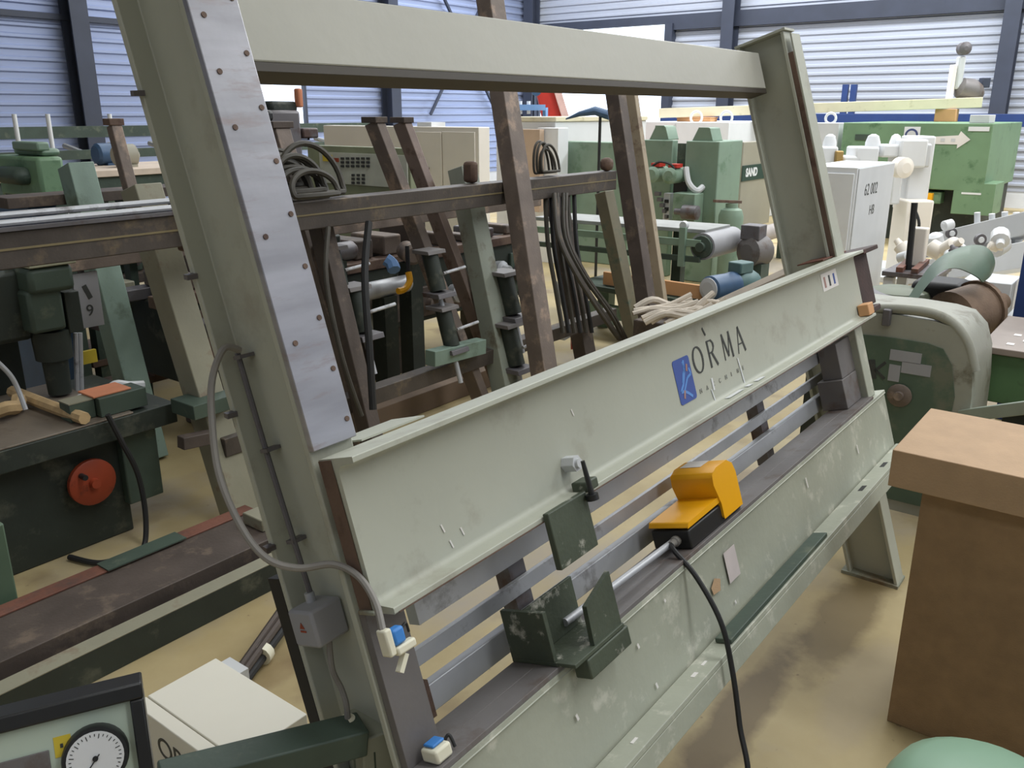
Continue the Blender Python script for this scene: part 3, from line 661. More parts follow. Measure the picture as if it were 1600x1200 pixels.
for k in range(7):
    o_ = random.uniform(-8, 8)
    part(bh, 'hose_strand', MB().tube([RK(862+o_+k*5, 302, -.06), RK(870+o_+k*4, 370, -.08), RK(898+o_+k*4, 430, -.1), RK(935+o_+k*5, 490, -.08), RK(965+o_+k*3, 530, -.02)], .012, 7, 5), HOSE if k % 3 else RAIL)
bh2 = thing('hose_curtain', 'dark hoses hanging straight down in front of a post under the rail', 'hose', RK(880, 520, .05))
for k in range(6):
    x = 852+k*9
    part(bh2, 'hose_strand', MB().tube([RK(x, 303, .0), RK(x+6+random.uniform(-3, 3), 380, .02), RK(x+16, 450, .02), RK(x+28, 520, .03)], .014, 7, 4), BLACK if k % 2 else HOSE)
rw = thing('red_trolley', 'small red wheeled trolley part low behind the tall brown post', 'trolley', RK(895, 540, .5))
part(rw, 'frame', MB().bar(RK(872, 525, .5), RK(908, 505, .5), .1, .05), LGREY)
part(rw, 'wheel', MB().lathe(RK(892, 535, .5), V((.6, -.8, 0)), [(0, .05), (.03, .05)], 14), RED)
part(rw, 'lever', MB().cyl(RK(868, 440, .5), RK(889, 508, .5), .012, 8), LGREY)

# ================================================================== left: drilling machine with table
YD = 3.15
dm = thing('drilling_machine', 'dark green drilling machine with table and orange-red handwheel at left', 'machine', (1.1, 3.5, 0))
b = yb(20, 700, 195, 850, YD+.06, .6); part(dm, 'base_cabinet', MB().box(b[0]-.35, b[1]+.02, b[2], b[3], 0, b[5]+.03), DDGREEN, .006)
t0 = onY(0, 692, YD-.03); t1 = onY(276, 640, YD-.03); zt = (t0.z+t1.z)/2
part(dm, 'table', MB().box(t0.x-.4, t1.x, YD-.03, YD+.62, zt-.085, zt), DDGREEN, .004)
part(dm, 'table_top', MB().box(t0.x-.4, t1.x-.18, YD-.025, YD+.62, zt+.0005, zt+.008), mat('worn_table_steel', (126, 116, 104), .5, .2, .16, 5, .05, (92, 80, 70), .4, 6), .002)
b = yb(196, 690, 252, 782, YD+.02, .25); part(dm, 'side_box', MB().box(b[0], b[1], b[2], b[3], b[4], zt-.086), DGREEN, .006)
hw = onY(142, 752, YD+.03); w_ = part(dm, 'handwheel', MB().lathe(hw, (0, -1, 0), [(0, .092), (.018, .092), (.022, .085), (.024, .02), (.045, .018)], 28), ORANGE)
part(w_, 'grip', MB().cyl(hw+V((-.045, -.025, .045)), hw+V((-.045, -.06, .045)), .011, 10), BLACKP)
def ybox(par, name, px0, py0, px1, py1, Y, dy, m, bev=.004, label=None):
    return part(par, name, MB().box(*yb(px0, py0, px1, py1, Y, dy)), m, bev, label)
def xbox(par, name, px0, py0, px1, py1, X, dx, m, bev=.004, label=None):
    return part(par, name, MB().box(*xb(px0, py0, px1, py1, X, dx)), m, bev, label)
ybox(dm, 'column', -40, 440, 30, 640, 3.75, .25, DDGREEN)
ybox(dm, 'head', 45, 416, 118, 458, 3.45, .35, DGREEN, .02)
ybox(dm, 'head_lid', 44, 409, 120, 416, 3.44, .36, mat('worn_pale_lid', (150, 150, 128), .6, 0, .15), .004)
ybox(dm, 'spindle_housing', 46, 452, 102, 520, 3.47, .25, DGREEN, .015)
s0 = onY(78, 515, 3.56); s1 = onY(82, 560, 3.56); s2_ = onY(85, 640, 3.56)
part(dm, 'spindle', MB().lathe(s0, (0, 0, -1), [(0, .075), (s0.z-s1.z, .07), (s0.z-s1.z+.005, .05), (s0.z-zt-.02, .045)], 18), DDGREEN)
ybox(dm, 'quill_block', 104, 455, 128, 520, 3.5, .18, DDGREEN)
ybox(dm, 'arm', -40, 425, 48, 540, 3.55, .2, DDGREEN, .02)
for x in (118, 125): part(dm, 'guide_rod', MB().cyl(onY(x, 520, 3.58), onY(x+3, 625, 3.58), .01, 8), BAR)
pl_ = ybox(dm, 'number_plate', 118, 425, 158, 512, 3.72, .01, GREYBOX, .001)
q = onY(136, 494, 3.719); text(dm, 'number', '9', (q.x, 3.7185, q.z), (1, 0, 0), (0, 0, 1), .07, INK)
part(dm, 'tool_mark', MB().bar(onY(131, 446, 3.7185), onY(142, 466, 3.7185), .02, .001, (0, 1, 0)), INK)
part(dm, 'lever', MB().tube([onY(-10, 560, 3.3), onY(15, 585, 3.3), onY(28, 608, 3.3), onY(40, 640, 3.28)], .009, 8), BAR)
part(dm, 'power_cable', MB().tube([onY(168, 648, 3.1), onY(190, 690, 3.09), onY(215, 740, 3.07), onY(227, 800, 3.05), onY(226, 850, 3.02), V((1.50, 2.99, .02)), V((1.38, 3.02, .015)), V((1.33, 3.16, .015))], .011, 8, 8), BLACK)
part(dm, 'yellow_tag', MB().box(*yb(127, 548, 152, 568, 3.9, .02)), STICKY)
# loose things on the drilling table
def tx(px, py): p = flr(px, py, zt+.009); return p
solo('wood_stick', 'long rounded piece of raw wood lying across the drilling table', 'wood', MB().tube([tx(30, 626)+V((0, .05, .03)), tx(80, 645)+V((0, 0, .028)), tx(134, 664)+V((0, 0, .026))], .024, 8, 4), WOOD)
p = tx(12, 655); fo = MB().tube([p+V((-.06, .02, .03)), p+V((.0, 0, .045)), p+V((.05, .03, .03)), p+V((.08, .07, .05))], .028, 7, 3)
solo('wood_offcut', 'crooked wooden offcut at the left end of drilling table', 'wood', fo, WOOD)
bk = thing('vice_block', 'green block with pale orange lid at the drilling table edge', 'block', tx(205, 640))
p = tx(176, 660); q = tx(240, 636)
part(bk, 'block', MB().box(p.x, q.x, YD+.0, YD+.11, zt+.009, zt+.085), DGREEN, .003)
part(bk, 'lid', MB().box(p.x-.01, q.x-.05, YD+.02, YD+.14, zt+.0855, zt+.093), PALEOR, .002)
part(bk, 'side_cup', MB().box(p.x-.1, p.x-.003, YD+.03, YD+.11, zt+.009, zt+.08), DGREEN, .003)
part(bk, 'cup_lid', MB().box(p.x-.102, p.x-.002, YD+.028, YD+.112, zt+.0805, zt+.085), OLIVE)
for (px, py, lab) in ((140, 612, 'small white cup on the drilling table nearest the spindle'), (168, 606, 'white cup on the drilling table behind the orange lid')):
    p = tx(px, py+22); m_ = thing('white_cup', lab, 'cup', p, 'cups on the drilling table')
    part(m_, 'cup', MB().lathe(p, (0, 0, 1), [(0, .024), (.05, .03), (.05, .026), (.01, .02)], 14), WHITE)
    part(m_, 'cup_base', MB().lathe(p-V((0, 0, 0)), (0, 0, 1), [(0, .026), (.006, .026)], 14), LGREY)
p = tx(208, 622); rg = MB().tube([p+V((-.06, .08, .02)), p+V((-.02, .09, .045)), p+V((.03, .08, .03)), p+V((.09, .07, .02))], .02, 8, 4)
solo('white_rag', 'crumpled white rag behind the green block on the table', 'rag', rg, WHITE)
solo('scraper', 'pale blue-handled scraper lying on the drilling table', 'tool', MB().bar(tx(104, 645)+V((0, 0, .012)), tx(128, 624)+V((0, 0, .014)), .022, .02), LGREY, .004)
solo('green_floor_post', 'green painted box column at the far left edge near floor', 'post', MB().box(.66, 1.0, 2.80, 2.96, 0, .40), mat('mid_green_box', (84, 104, 84), .55, 0, .1, 5), .006)
# bundle of rods on the floor
rbd = thing('rod_bundle', 'bundle of dark rods tied with white tape on the floor', 'rods', flr(430, 1005))
a0 = flr(378, 1066, .02); a1 = flr(462, 950, .05)
for k in range(5):
    dv = V((.018*(k % 3)-.018, .012*(k//3), .0+.022*(k % 2)))
    part(rbd, 'rod', MB().cyl(a0+dv, a1+dv*1.3+V((0, 0, .0)), .013, 8), DKBROWN if k % 2 else BLACK)
am = a0.lerp(a1, .35); part(rbd, 'tape', MB().lathe(am-(a1-a0).normalized()*.012, (a1-a0), [(0, .034), (.03, .034)], 12), TAPEW)

# ================================================================== left background
cv = thing('roller_conveyor', 'dark teal roller conveyor with white upright rods along the left wall', 'conveyor', (6.0, 9.5, 0))
YC = 9.2
part(cv, 'side_rail', MB().box(2.5, 9.5, YC, YC+.12, 1.18, 1.27), DGREEN)
part(cv, 'side_rail', MB().box(2.5, 9.5, YC+.6, YC+.72, 1.38, 1.5), DGREEN)
for x in (3.6, 4.9, 6.3, 7.8): part(cv, 'leg', MB().box(x, x+.1, YC+.02, YC+.12, 0, 1.18), DGREEN)
for x in (3.6, 6.3, 7.8): part(cv, 'leg', MB().box(x, x+.1, YC+.6, YC+.7, 0, 1.38), DGREEN)
for px in (24, 76, 172):
    p = onY(px, 210, YC+.1); part(cv, 'white_rod', MB().cyl((p.x, YC+.06, 1.27), (p.x, YC+.06, 1.27+.36), .022, 10), WHITE)
for k in range(14): part(cv, 'roller', MB().cyl((2.8+.5*k, YC+.13, 1.22), (2.8+.5*k, YC+.59, 1.30), .03, 8), BAR)
bt = thing('work_table', 'pale topped work table in front of the left conveyor', 'table', (4.6, 6.9, 0))
p = onY(130, 268, 6.6); q = onY(420, 262, 6.6)
part(bt, 'top', MB().box(p.x-1.3, q.x, 6.6, 7.5, p.z-.05, p.z), mat('pale_table_top', (214, 196, 178), .6), .004)
part(bt, 'apron', MB().box(p.x-1.3, q.x, 6.63, 7.45, p.z-.2, p.z-.051), DGREEN)
for x in (p.x-.9, p.x+.6, q.x-.3): part(bt, 'leg', MB().box(x, x+.1, 6.7, 6.8, 0, p.z-.2), DGREEN)
for (px, w, m, lab, nm) in ((215, .16, MBLUE, 'blue motor unit on the pale work table', 'motor'), (200, .1, BEIGE, 'beige geared motor lying on the pale work table', 'motor')):
    g = onY(px, 262, 6.9); c = V((g.x, 6.9 if m is BEIGE else 7.25, p.z+.09))
    t = thing('bench_motor', lab, 'motor', (c.x, c.y, p.z)); part(t, 'casing', MB().lathe(c-V((w, 0, 0)), (1, 0, 0), [(0, .07), (.02, .09), (w*1.6, .09), (w*1.7, .06), (w*2, .03)], 14), m)
    part(t, 'foot', MB().box(c.x-w*.6, c.x+w*.5, c.y-.07, c.y+.07, p.z, p.z+.02), m)
gm = thing('green_spindle_machine', 'green machine head with bulky motor left of the teal post', 'machine', (3.0, 5.0, 0))
ybox(gm, 'body', 62, 245, 104, 312, 4.9, .5, BGREEN, .02); ybox(gm, 'cap', 66, 232, 96, 244, 4.95, .35, MGREEN, .02)
ybox(gm, 'motor', 25, 262, 60, 290, 5.0, .3, DGREEN, .04); ybox(gm, 'top_box', 58, 222, 78, 236, 4.95, .3, MGREEN, .01)
b = yb(62, 300, 104, 330, 4.95, .4); part(gm, 'stand', MB().box(b[0], b[1], b[2], b[3], 0, b[5]), DGREEN)
solo('blue_bin', 'dark blue bin half hidden behind the left rail', 'bin', MB().box(*[v if i != 4 else 0 for i, v in enumerate(yb(45, 312, 90, 345, 4.4, .4))]), MBLUE, .01)
sb = thing('steel_rack', 'dark steel shelf frame seen between the left posts', 'shelf', (3.0, 4.5, 0))
for (x0, y0, x1, y1) in ((10, 300, 290, 316), (215, 390, 330, 398), (205, 470, 320, 480), (170, 500, 300, 510), (190, 590, 275, 600), (240, 570, 300, 582)):
    part(sb, 'shelf_bar', MB().box(*yb(x0, y0, x1, y1, 4.3, .2)), DKBROWN if y0 < 500 else RUST, .003)
for x in (205, 285): part(sb, 'leg', MB().box(*[v if i != 4 else 0 for i, v in enumerate(yb(x, 310, x+12, 560, 4.42, .06))]), DGREEN)
for (x0, y0, x1, y1, m, lab, nm) in ((268, 378, 305, 390, OWOOD, 'wooden board end on the shelf frame beside the upright', 'board_end'), (272, 412, 308, 426, LGREY, 'light grey box on the shelf frame beside the upright', 'grey_box'), (296, 456, 318, 484, PALEOR, 'small salmon coloured box on the shelf frame', 'salmon_box'), (190, 440, 214, 490, OLIVE, 'olive gearbox standing on the shelf frame', 'gearbox')):
    solo(nm, lab, 'box', MB().box(*yb(x0, y0, x1, y1, 4.25, .1)), m, .006)
dmh = thing('dark_machine_head', 'dark cast machine head with small orange lever above the rail', 'machine', (4.2, 4.4, 0))
ybox(dmh, 'casting', 428, 172, 474, 300, 4.5, .35, DKSTEEL, .02); ybox(dmh, 'top_block', 424, 158, 466, 176, 4.55, .25, DDGREEN, .02)
ybox(dmh, 'knob', 416, 172, 430, 190, 4.5, .1, BLACKP, .02); ybox(dmh, 'lever', 467, 138, 474, 168, 4.52, .05, PALEOR, .01)
ybox(dmh, 'arm', 474, 200, 498, 216, 4.5, .1, DKSTEEL, .01)
b = yb(440, 290, 470, 310, 4.55, .25); part(dmh, 'stand', MB().box(b[0], b[1], b[2], b[3], 0, b[5]), DKSTEEL)

# ------------------------------------------------------------------ centre background
cc = thing('cream_cabinet', 'big cream electrical cabinet with narrow side door behind the posts', 'cabinet', at(745, 330, 8.2).to_2d().to_3d())
b = cbox(748, 199, 8.2, 505, 765, 0); part(cc, 'body', MB().box(*b), CREAM, .006)
X0 = b[0]
d_ = part(cc, 'door', MB().box(*xb(640, 206, 690, 330, X0-.02, .018)), CREAM, .003); part(d_, 'handle', MB().box(*xb(662, 262, 668, 270, X0-.05, .028)), RUST)
part(cc, 'door', MB().box(*xb(692, 206, 742, 330, X0-.02, .018)), CREAM, .003)
part(cc, 'top_box', MB().box(*[v for v in xb(652, 191, 674, 198.6, X0+.05, .2)]), WHITE)
cp = thing('push_button_console', 'olive control console with rows of dark push buttons', 'control panel', at(640, 330, 6.3).to_2d().to_3d())
b = cbox(640, 232, 6.3, 480, 650, 0); part(cp, 'body', MB().box(*b), mat('olive_enamel', (142, 148, 118), .5), .006); X0 = b[0]
part(cp, 'panel', MB().box(*xb(500, 240, 636, 290, X0-.015, .013)), mat('pale_panel', (196, 198, 182), .5), .002)
for r in range(3):
    for c in range(6): part(cp, 'button', MB().box(*xb(532+c*8, 246+r*6, 536.5+c*8, 249.5+r*6, X0-.025, .0095)), INK)
for r in range(3):
    for c in range(3): part(cp, 'button', MB().box(*xb(549+c*8, 272+r*6, 553+c*8, 275.5+r*6, X0-.025, .0095)), INK)
part(cp, 'lamp', MB().box(*xb(521, 247, 528, 253, X0-.025, .0095)), ORANGE); part(cp, 'plate', MB().box(*xb(504, 242, 518, 252, X0-.025, .0095)), STICKY)
br = thing('blue_guard_rail', 'long bright blue guard rail on posts in front of left wall', 'rail', (9, 10.6, 0))
b = yb(300, 196, 600, 203, 10.5, .3); part(br, 'rail', MB().box(*b), BLUE, .01)
for x in (b[0]+.3, (b[0]+b[1])/2, b[1]-.3): part(br, 'leg', MB().box(x, x+.1, 10.6, 10.7, 0, b[4]), BLUE)
# floor clutter between the posts
for (px, py, r, l, ax, m, lab) in ((520, 395, .05, .3, 0, DKSTEEL, 'dull steel roller lying crosswise right of the shiny upright'), (640, 395, .06, .2, 1, BROWN, 'round brown casting beside the blue rag'), (600, 450, .05, .4, 0, BAR, 'bright round bar stock behind the black hose')):
    p = RK(px, py, .62); d = V((1, 0, 0)) if ax == 0 else V((.5, .8, 0)).normalized()
    t = thing('round_casting', lab, 'casting', (p.x, p.y, 0)); part(t, 'drum', MB().lathe(p-d*l/2, d, [(0, r*.7), (.02, r), (l-.02, r), (l, r*.7)], 16), m)
    part(t, 'stand', MB().box(p.x-.05, p.x+.05, p.y-.05, p.y+.05, 0, p.z-r*.9), DDGREEN)
tbn = thing('parts_bench', 'low dark bench cluttered with machine parts behind the clamp posts', 'bench', (3.3, 5.2, 0))
part(tbn, 'top', MB().box(2.4, 4.25, 4.95, 5.5, .66, .72), DKBROWN, .004)
part(tbn, 'shelf', MB().box(2.4, 4.25, 4.95, 5.5, .2, .24), RUST, .004)
for x in (2.45, 4.12):
    for y in (5.0, 5.4): part(tbn, 'leg', MB().box(x, x+.08, y-.04, y+.04, 0, .659), DGREEN)
random.seed(5)
nm = [('grey gearbox', GREYPLATE), ('green bracket', DGREEN), ('brown casting', BROWN), ('olive housing', OLIVE), ('dark steel block', DKSTEEL), ('rusty bracket', RUST), ('light grey block', LGREY), ('teal block', TEAL)]
for k, (n_, m) in enumerate(nm):
    x = 2.5+k*.235; h = random.uniform(.1, .26)
    t = thing(n_.replace(' ', '_'), n_+' on the low dark parts bench', 'machine part', (x, 5.1, .721))
    part(t, 'body', MB().box(x-.09, x+.09, 5.0, 5.2, .7205, .72+h), m, .015)
    part(t, 'boss', MB().lathe((x, 5.0, .72+h*.5), (0, -1, 0), [(0, h*.35), (.05, h*.33), (.06, h*.2)], 14), DKSTEEL if k % 2 else m)
ob_ = thing('old_machine_bed', 'long dark cast machine bed standing behind the clamp posts', 'machine', (4.0, 3.95, 0))
part(ob_, 'bed', MB().box(2.3, 5.2, 3.82, 4.25, .34, .74), DDGREEN, .01)
part(ob_, 'slideway', MB().box(2.2, 5.25, 3.80, 3.90, .741, .80), RUST, .005); part(ob_, 'slideway', MB().box(2.2, 5.25, 4.1, 4.2, .741, .80), DKSTEEL, .005)
for x in (2.5, 3.7, 4.85): part(ob_, 'pedestal', MB().box(x, x+.3, 3.9, 4.2, 0, .339), DKBROWN, .01)
random.seed(11)
for k in range(12):
    x = 2.4+k*.24; w = random.uniform(.06, .13)
    part(ob_, 'bed_cover', MB().box(x-w, x+w, 3.80-random.uniform(.0, .02), 3.8195, .38, random.uniform(.52, .72)), random.choice((DKBROWN, GREYPLATE, DGREEN, RUST, OLIVE)), .006)
    r = random.uniform(.03, .07); part(ob_, 'adjuster', MB().lathe((x, 3.80, random.uniform(.45, .65)), (0, -1, .1), [(0, r), (.06, r), (.07, r*.6), (.12, r*.5)], 12), random.choice((DKSTEEL, BROWN, BAR)))
    part(ob_, 'rider', MB().box(x-w*.7, x+w*.6, 3.86, 4.16, .801, .801+random.uniform(.05, .22)), random.choice((DKBROWN, DKSTEEL, DDGREEN, OLIVE, BROWN)), .012)
solo('blue_rag', 'light blue rag hung between the brown posts', 'rag', MB().tube([RK(603, 405, .4), RK(612, 412, .38), RK(616, 422, .36)], .035, 8, 3), LBLUE)
yt_ = thing('yellow_hook', 'yellow lifting hook hanging behind the thin brown post', 'hook', RK(630, 450, .4))
part(yt_, 'hook', MB().tube([RK(638, 425, .4), RK(640, 440, .4), RK(632, 452, .4), RK(622, 455, .4)], .018, 8, 4), YEL)
part(yt_, 'shank', MB().cyl(RK(636, 385, .4), RK(638, 424, .4), .012, 8), BLACK)
solo('board_stack', 'low stack of brown boards on the floor beneath the posts', 'boards', MB().box(3.0, 4.2, 3.25, 3.5, 0, .12), mat('dull_brown_boards', (122, 104, 88), .75, 0, .15, 5), .004)
solo('plywood_sheets', 'tan plywood sheets leaning behind the tall brown post', 'plywood', MB().box(*xb(800, 202, 843, 330, 8.0, .08)), mat('tan_plywood', (188, 164, 142), .7, 0, .06, 3), .003)
solo('white_panel', 'narrow white panel standing beside the tan plywood', 'locker', MB().box(*[v if i != 4 else 0 for i, v in enumerate(xb(840, 200, 872, 250, 8.1, .2))]), WHITE, .003)  # a white panel, extended down to the floor
wc = thing('white_machine', 'long white machine cabinets in front of the bright doorway', 'machine', at(960, 330, 12.5).to_2d().to_3d())
b = cbox(868, 190, 10.2, 775, 1010, 0); part(wc, 'body', MB().box(*b), WHITE, .01)
part(wc, 'top_rim', MB().box(b[0]-.02, b[1], b[2]-.02, b[3], b[5], b[5]+.05), BEAMW, .005)
rf = thing('red_crane', 'red slanted crane jib with bolts in front of doorway', 'crane', at(860, 300, 13).to_2d().to_3d())
rA = at(832, 110, 13); rB = at(862, 196, 13)
part(rf, 'jib', MB().bar(at(845, 100, 13), at(868, 205, 13), .35, .3, (0, 0, 1)), RED, .01); part(rf, 'edge', MB().bar(at(858, 100, 12.8), at(890, 205, 12.8), .12, .1), mat('pale_pink_paint', (226, 190, 184), .5), .005)
part(rf, 'bolt', MB().lathe(at(838, 142, 12.7), -HD, [(0, .07), (.05, .07)], 12), MBLUE)
part(rf, 'foot', MB().bar(at(868, 205, 13), V((at(868, 205, 13).x, at(868, 205, 13).y, 0)), .3, .3, (1, 0, 0)), RED)
lbk = thing('blue_bracket_stand', 'pale blue bracket stand beside the red crane', 'bracket', at(830, 300, 11.6).to_2d().to_3d())
p = at(800, 168, 11.6); q = at(852, 168, 11.6); part(lbk, 'arm', MB().bar(p, q, .12, .07), LBLUE); part(lbk, 'post', MB().bar(q, V((q.x, q.y, 0)), .05, .05, (1, 0, 0)), LBLUE)
for x in (813, 826): part(lbk, 'pin', MB().cyl(at(x, 178, 11.6), at(x, 158, 11.6), .025, 8), WHITE)
jk = thing('dark_coat', 'dark blue coat draped over a pole in front of the bright doorway', 'coat', at(940, 280, 9).to_2d().to_3d())
P = [at(884, 186, 9), at(905, 178, 9), at(930, 173, 9), at(952, 180, 9)]
cm = MB(); 
R_ = []
for i, (p, r) in enumerate(zip(P, (.008, .03, .05, .055))): R_.append([p+V((0, 0, 1))*(r*sin(2*pi*k/10)*.9)+RT*(.3*r*cos(2*pi*k/10))+HD*(r*cos(2*pi*k/10)) for k in range(10)])
cm.rings(R_); part(jk, 'cloth', cm, MBLUE)
part(jk, 'pole', MB().cyl(at(938, 178, 9), V((at(938, 178, 9).x, at(938, 178, 9).y, 0)), .015, 8), BLACK)

# ------------------------------------------------------------------ green sanding machine
gs = thing('sanding_machine', 'pale green sanding machine with two motors and conveyor drum', 'machine', at(1090, 430, 8.6).to_2d().to_3d())
b2 = cbox(1125, 221, 8.6, 1072, 1161, .0); part(gs, 'right_tower', MB().box(*b2), MGREEN, .01)
b1 = cbox(1052, 219, 9.0, 1006, 1060, .0, 1., .6); part(gs, 'left_tower', MB().box(*b1), MGREEN, .01)
b3 = cbox(985, 223, 9.6, 868, 1000, .0); part(gs, 'side_panel', MB().box(*b3), MGREEN, .01)
def cap_on(bx, pxc, pyt):
    c = onX(pxc, pyt, bx[0]+.12); z = bx[5]
    t = MB().prism([(-.11, z), (.11, z), (.07, z+.12), (.05, c.z), (-.05, c.z), (-.05, z+.12)], lambda a, h, d: V((bx[0]+.02+d, c.y-a, h)), 0, .22)
    part(gs, 'vent_hood', t, MGREEN, .008)
cap_on(b1, 1038, 196); cap_on(b2, 1106, 199)
for x, y in ((1017, 273), (1044, 275)):
    c = onX(x, y, b2[0]-.25); part(gs, 'motor', MB().lathe(c, (1, 0, 0), [(0, .05), (.02, .078), (.26, .08), (.28, .05)], 18), MGREEN)
    part(gs, 'red_cap', MB().box(c.x+.05, c.x+.18, c.y-.06, c.y+.03, c.z+.075, c.z+.11), RED)
part(gs, 'motor_hose', MB().tube([onX(1072, 262, b2[0]-.05), onX(1076, 285, b2[0]-.1), onX(1088, 298, b2[0]-.1), onX(1098, 292, b2[0]-.02)], .03, 8, 5), LGREY)
part(gs, 'belt_guard', MB().tube([onX(1017, 262, b2[0]-.2), onX(1030, 253, b2[0]-.2), onX(1048, 257, b2[0]-.2), onX(1055, 266, b2[0]-.2)], .012, 6, 4), BLACK)
xbox(gs, 'lower_block', 1050, 302, 1085, 362, b2[0]-.2, .19, MGREEN, .01)
c = onX(1078, 332, b2[0]-.26); part(gs, 'spindle_drum', MB().lathe(c, (0, 1, 0), [(-.09, .04), (-.08, .07), (.07, .07), (.08, .03), (.16, .03)], 16), DKSTEEL)
xbox(gs, 'recess', 1052, 284, 1072, 302, b2[0]-.04, .03, BLACK, .002)
xbox(gs, 'gap_cover', 1058, 224, 1071, 262, b1[0]+.02, .05, DGREEN, .002)
xbox(gs, 'chain_guard', 1036, 302, 1046, 352, b2[0]-.1, .08, LGREY, .004)
for k in range(3): xbox(gs, 'guard_slot', 1038, 312+k*12, 1044, 317+k*12, b2[0]-.115, .012, BLACK, 0)
for k in range(5): xbox(gs, 'link', 1022+k*4, 300+9*k, 1030+k*3, 306+9*k, b2[0]-.2+.02*k, .05, DKSTEEL, .003)
vp = onY(1142, 340, b2[2]-.18); part(gs, 'valve_post', MB().lathe((vp.x, vp.y, .55), (0, 0, 1), [(0, .12), (.14, .12), (.2, .1), (.22, .06), (.26, .06)], 18), MGREEN)
part(gs, 'valve_stand', MB().lathe((vp.x, vp.y, 0), (0, 0, 1), [(0, .1), (.549, .1)], 14), MGREEN)
part(gs, 'valve_handle', MB().bar((vp.x-.18, vp.y+.1, .84), (vp.x+.08, vp.y-.05, .82), .05, .025), RUST)
# conveyor with big drum in front of the sander
dr_ = thing('belt_conveyor', 'belt conveyor with large grey drum in front of sanding machine', 'conveyor', at(1080, 440, 6.9).to_2d().to_3d())
cA = at(858, 338, 7.6); cB = at(1122, 358, 6.6); dv = (cB-cA); dv.z = 0; dv.normalize(); sv = V((-dv.y, dv.x, 0))
part(dr_, 'belt', MB().bar(cA, cB, .42, .03), mat('grey_belt', (150, 152, 150), .6), .004); part(dr_, 'side_rail', MB().bar(cA-sv*.27+V((0, 0, -.08)), cB-sv*.27+V((0, 0, -.08)), .03, .05), MGREEN)
part(dr_, 'side_rail', MB().bar(cA-sv*.27+V((0, 0, -.2)), cB-sv*.27+V((0, 0, -.2)), .03, .04), DGREEN)
dc = cB+V((0, 0, -.105))
part(dr_, 'drum', MB().cyl(dc-sv*.24, dc+sv*.26, .10, 24), GREYBOX); part(dr_, 'drum_hub', MB().lathe(dc-sv*.24, -sv, [(0, .085), (.02, .08), (.025, .04), (.05, .035)], 18), DGREEN)
part(dr_, 'end_bracket', MB().bar(cB-sv*.29-dv*.14+V((0, 0, .03)), cB-sv*.29-dv*.14+V((0, 0, -.26)), .03, .05, dv), MGREEN)
for t_ in (.15, .8): 
    c = cA.lerp(cB, t_); part(dr_, 'leg', MB().box(c.x-.04, c.x+.04, c.y-.04, c.y+.04, 0, c.z-.02), DGREEN)
g0_ = at(1045, 358, 7.0)
part(dr_, 'frame_tube', MB().cyl(at(1000, 375, 6.75), at(1080, 382, 6.55), .02, 8), MGREEN)
part(dr_, 'bearing', MB().lathe(at(1070, 352, 6.5), -sv, [(0, .035), (.03, .03)], 12), LGREY)
tb_ = thing('low_green_table', 'low dark green machine table carrying plywood board and blue motor', 'table', at(1050, 450, 6.3).to_2d().to_3d())
tA = at(925, 418, 6.9); tB = at(1200, 432, 5.9); zt2 = .36
tA.z = zt2; tB.z = zt2
tdv = (tB-tA).normalized(); tsv = V((-tdv.y, tdv.x, 0))
part(tb_, 'top', MB().bar(tA, tB, .55, .04), DGREEN, .004)
for t_ in (.1, .5, .9):
    c = tA.lerp(tB, t_); part(tb_, 'leg', MB().box(c.x-.05, c.x+.05, c.y-.05, c.y+.05, 0, zt2-.021), MGREEN)
part(tb_, 'lower_rail', MB().bar(tA-tsv*.2+V((0, 0, -.18)), tB-tsv*.2+V((0, 0, -.18)), .06, .1), MGREEN)
p = onP(945, 402, tA-tsv*.20, tsv); q = onP(1102, 414, tA-tsv*.20, tsv); 
solo('plywood_strip', 'bright orange plywood strip standing on the low green table', 'board', MB().bar(V((p.x, p.y, zt2+.075)), V((q.x, q.y, zt2+.075)), .03, .1), OWOOD, .003)
bm = thing('blue_motor', 'dark blue cylindrical electric motor on the low green table', 'motor', (0, 0, 0))
ma = onP(1110, 412, tA-tsv*.24, tsv); ma = V((ma.x, ma.y, zt2+.115)); mdv = (RT*.8+HD*.6).normalized()
bm.location = (ma.x, ma.y, zt2+.021); ORG[bm.name] = V(bm.location)
part(bm, 'casing', MB().lathe(ma, mdv, [(0, .07), (.015, .09), (.22, .09), (.23, .095), (.26, .095), (.27, .08)], 22), MBLUE)
part(bm, 'end_cover', MB().lathe(ma-mdv*.012, mdv, [(0, .05), (.006, .078), (.012, .078)], 22), LGREY)
part(bm, 'gear_head', MB().lathe(ma+mdv*.27, mdv, [(0, .08), (.05, .1), (.16, .1), (.22, .07)], 18), mat('teal_casting', (84, 112, 112), .5, .1, .12, 8))
part(bm, 'terminal_box', MB().fbox(frame(ma+mdv*.3+V((0, 0, .1)), mdv, V((0, 0, 1)).cross(mdv), V((0, 0, 1))), -.04, .1, -.06, .06, -.02, .06), mat('teal_casting', (84, 112, 112)), .01)
part(bm, 'foot', MB().fbox(frame(V((ma.x, ma.y, zt2+.021)), mdv, V((0, 0, 1)).cross(mdv), V((0, 0, 1))), .05, .2, -.06, .06, 0, .03), MBLUE)
gm2 = thing('grey_motor', 'grey geared motor behind the blue motor', 'motor', (0, 0, 0))
p = at(1182, 392, 6.6); gm2.location = (p.x, p.y, 0); ORG[gm2.name] = V(gm2.location)
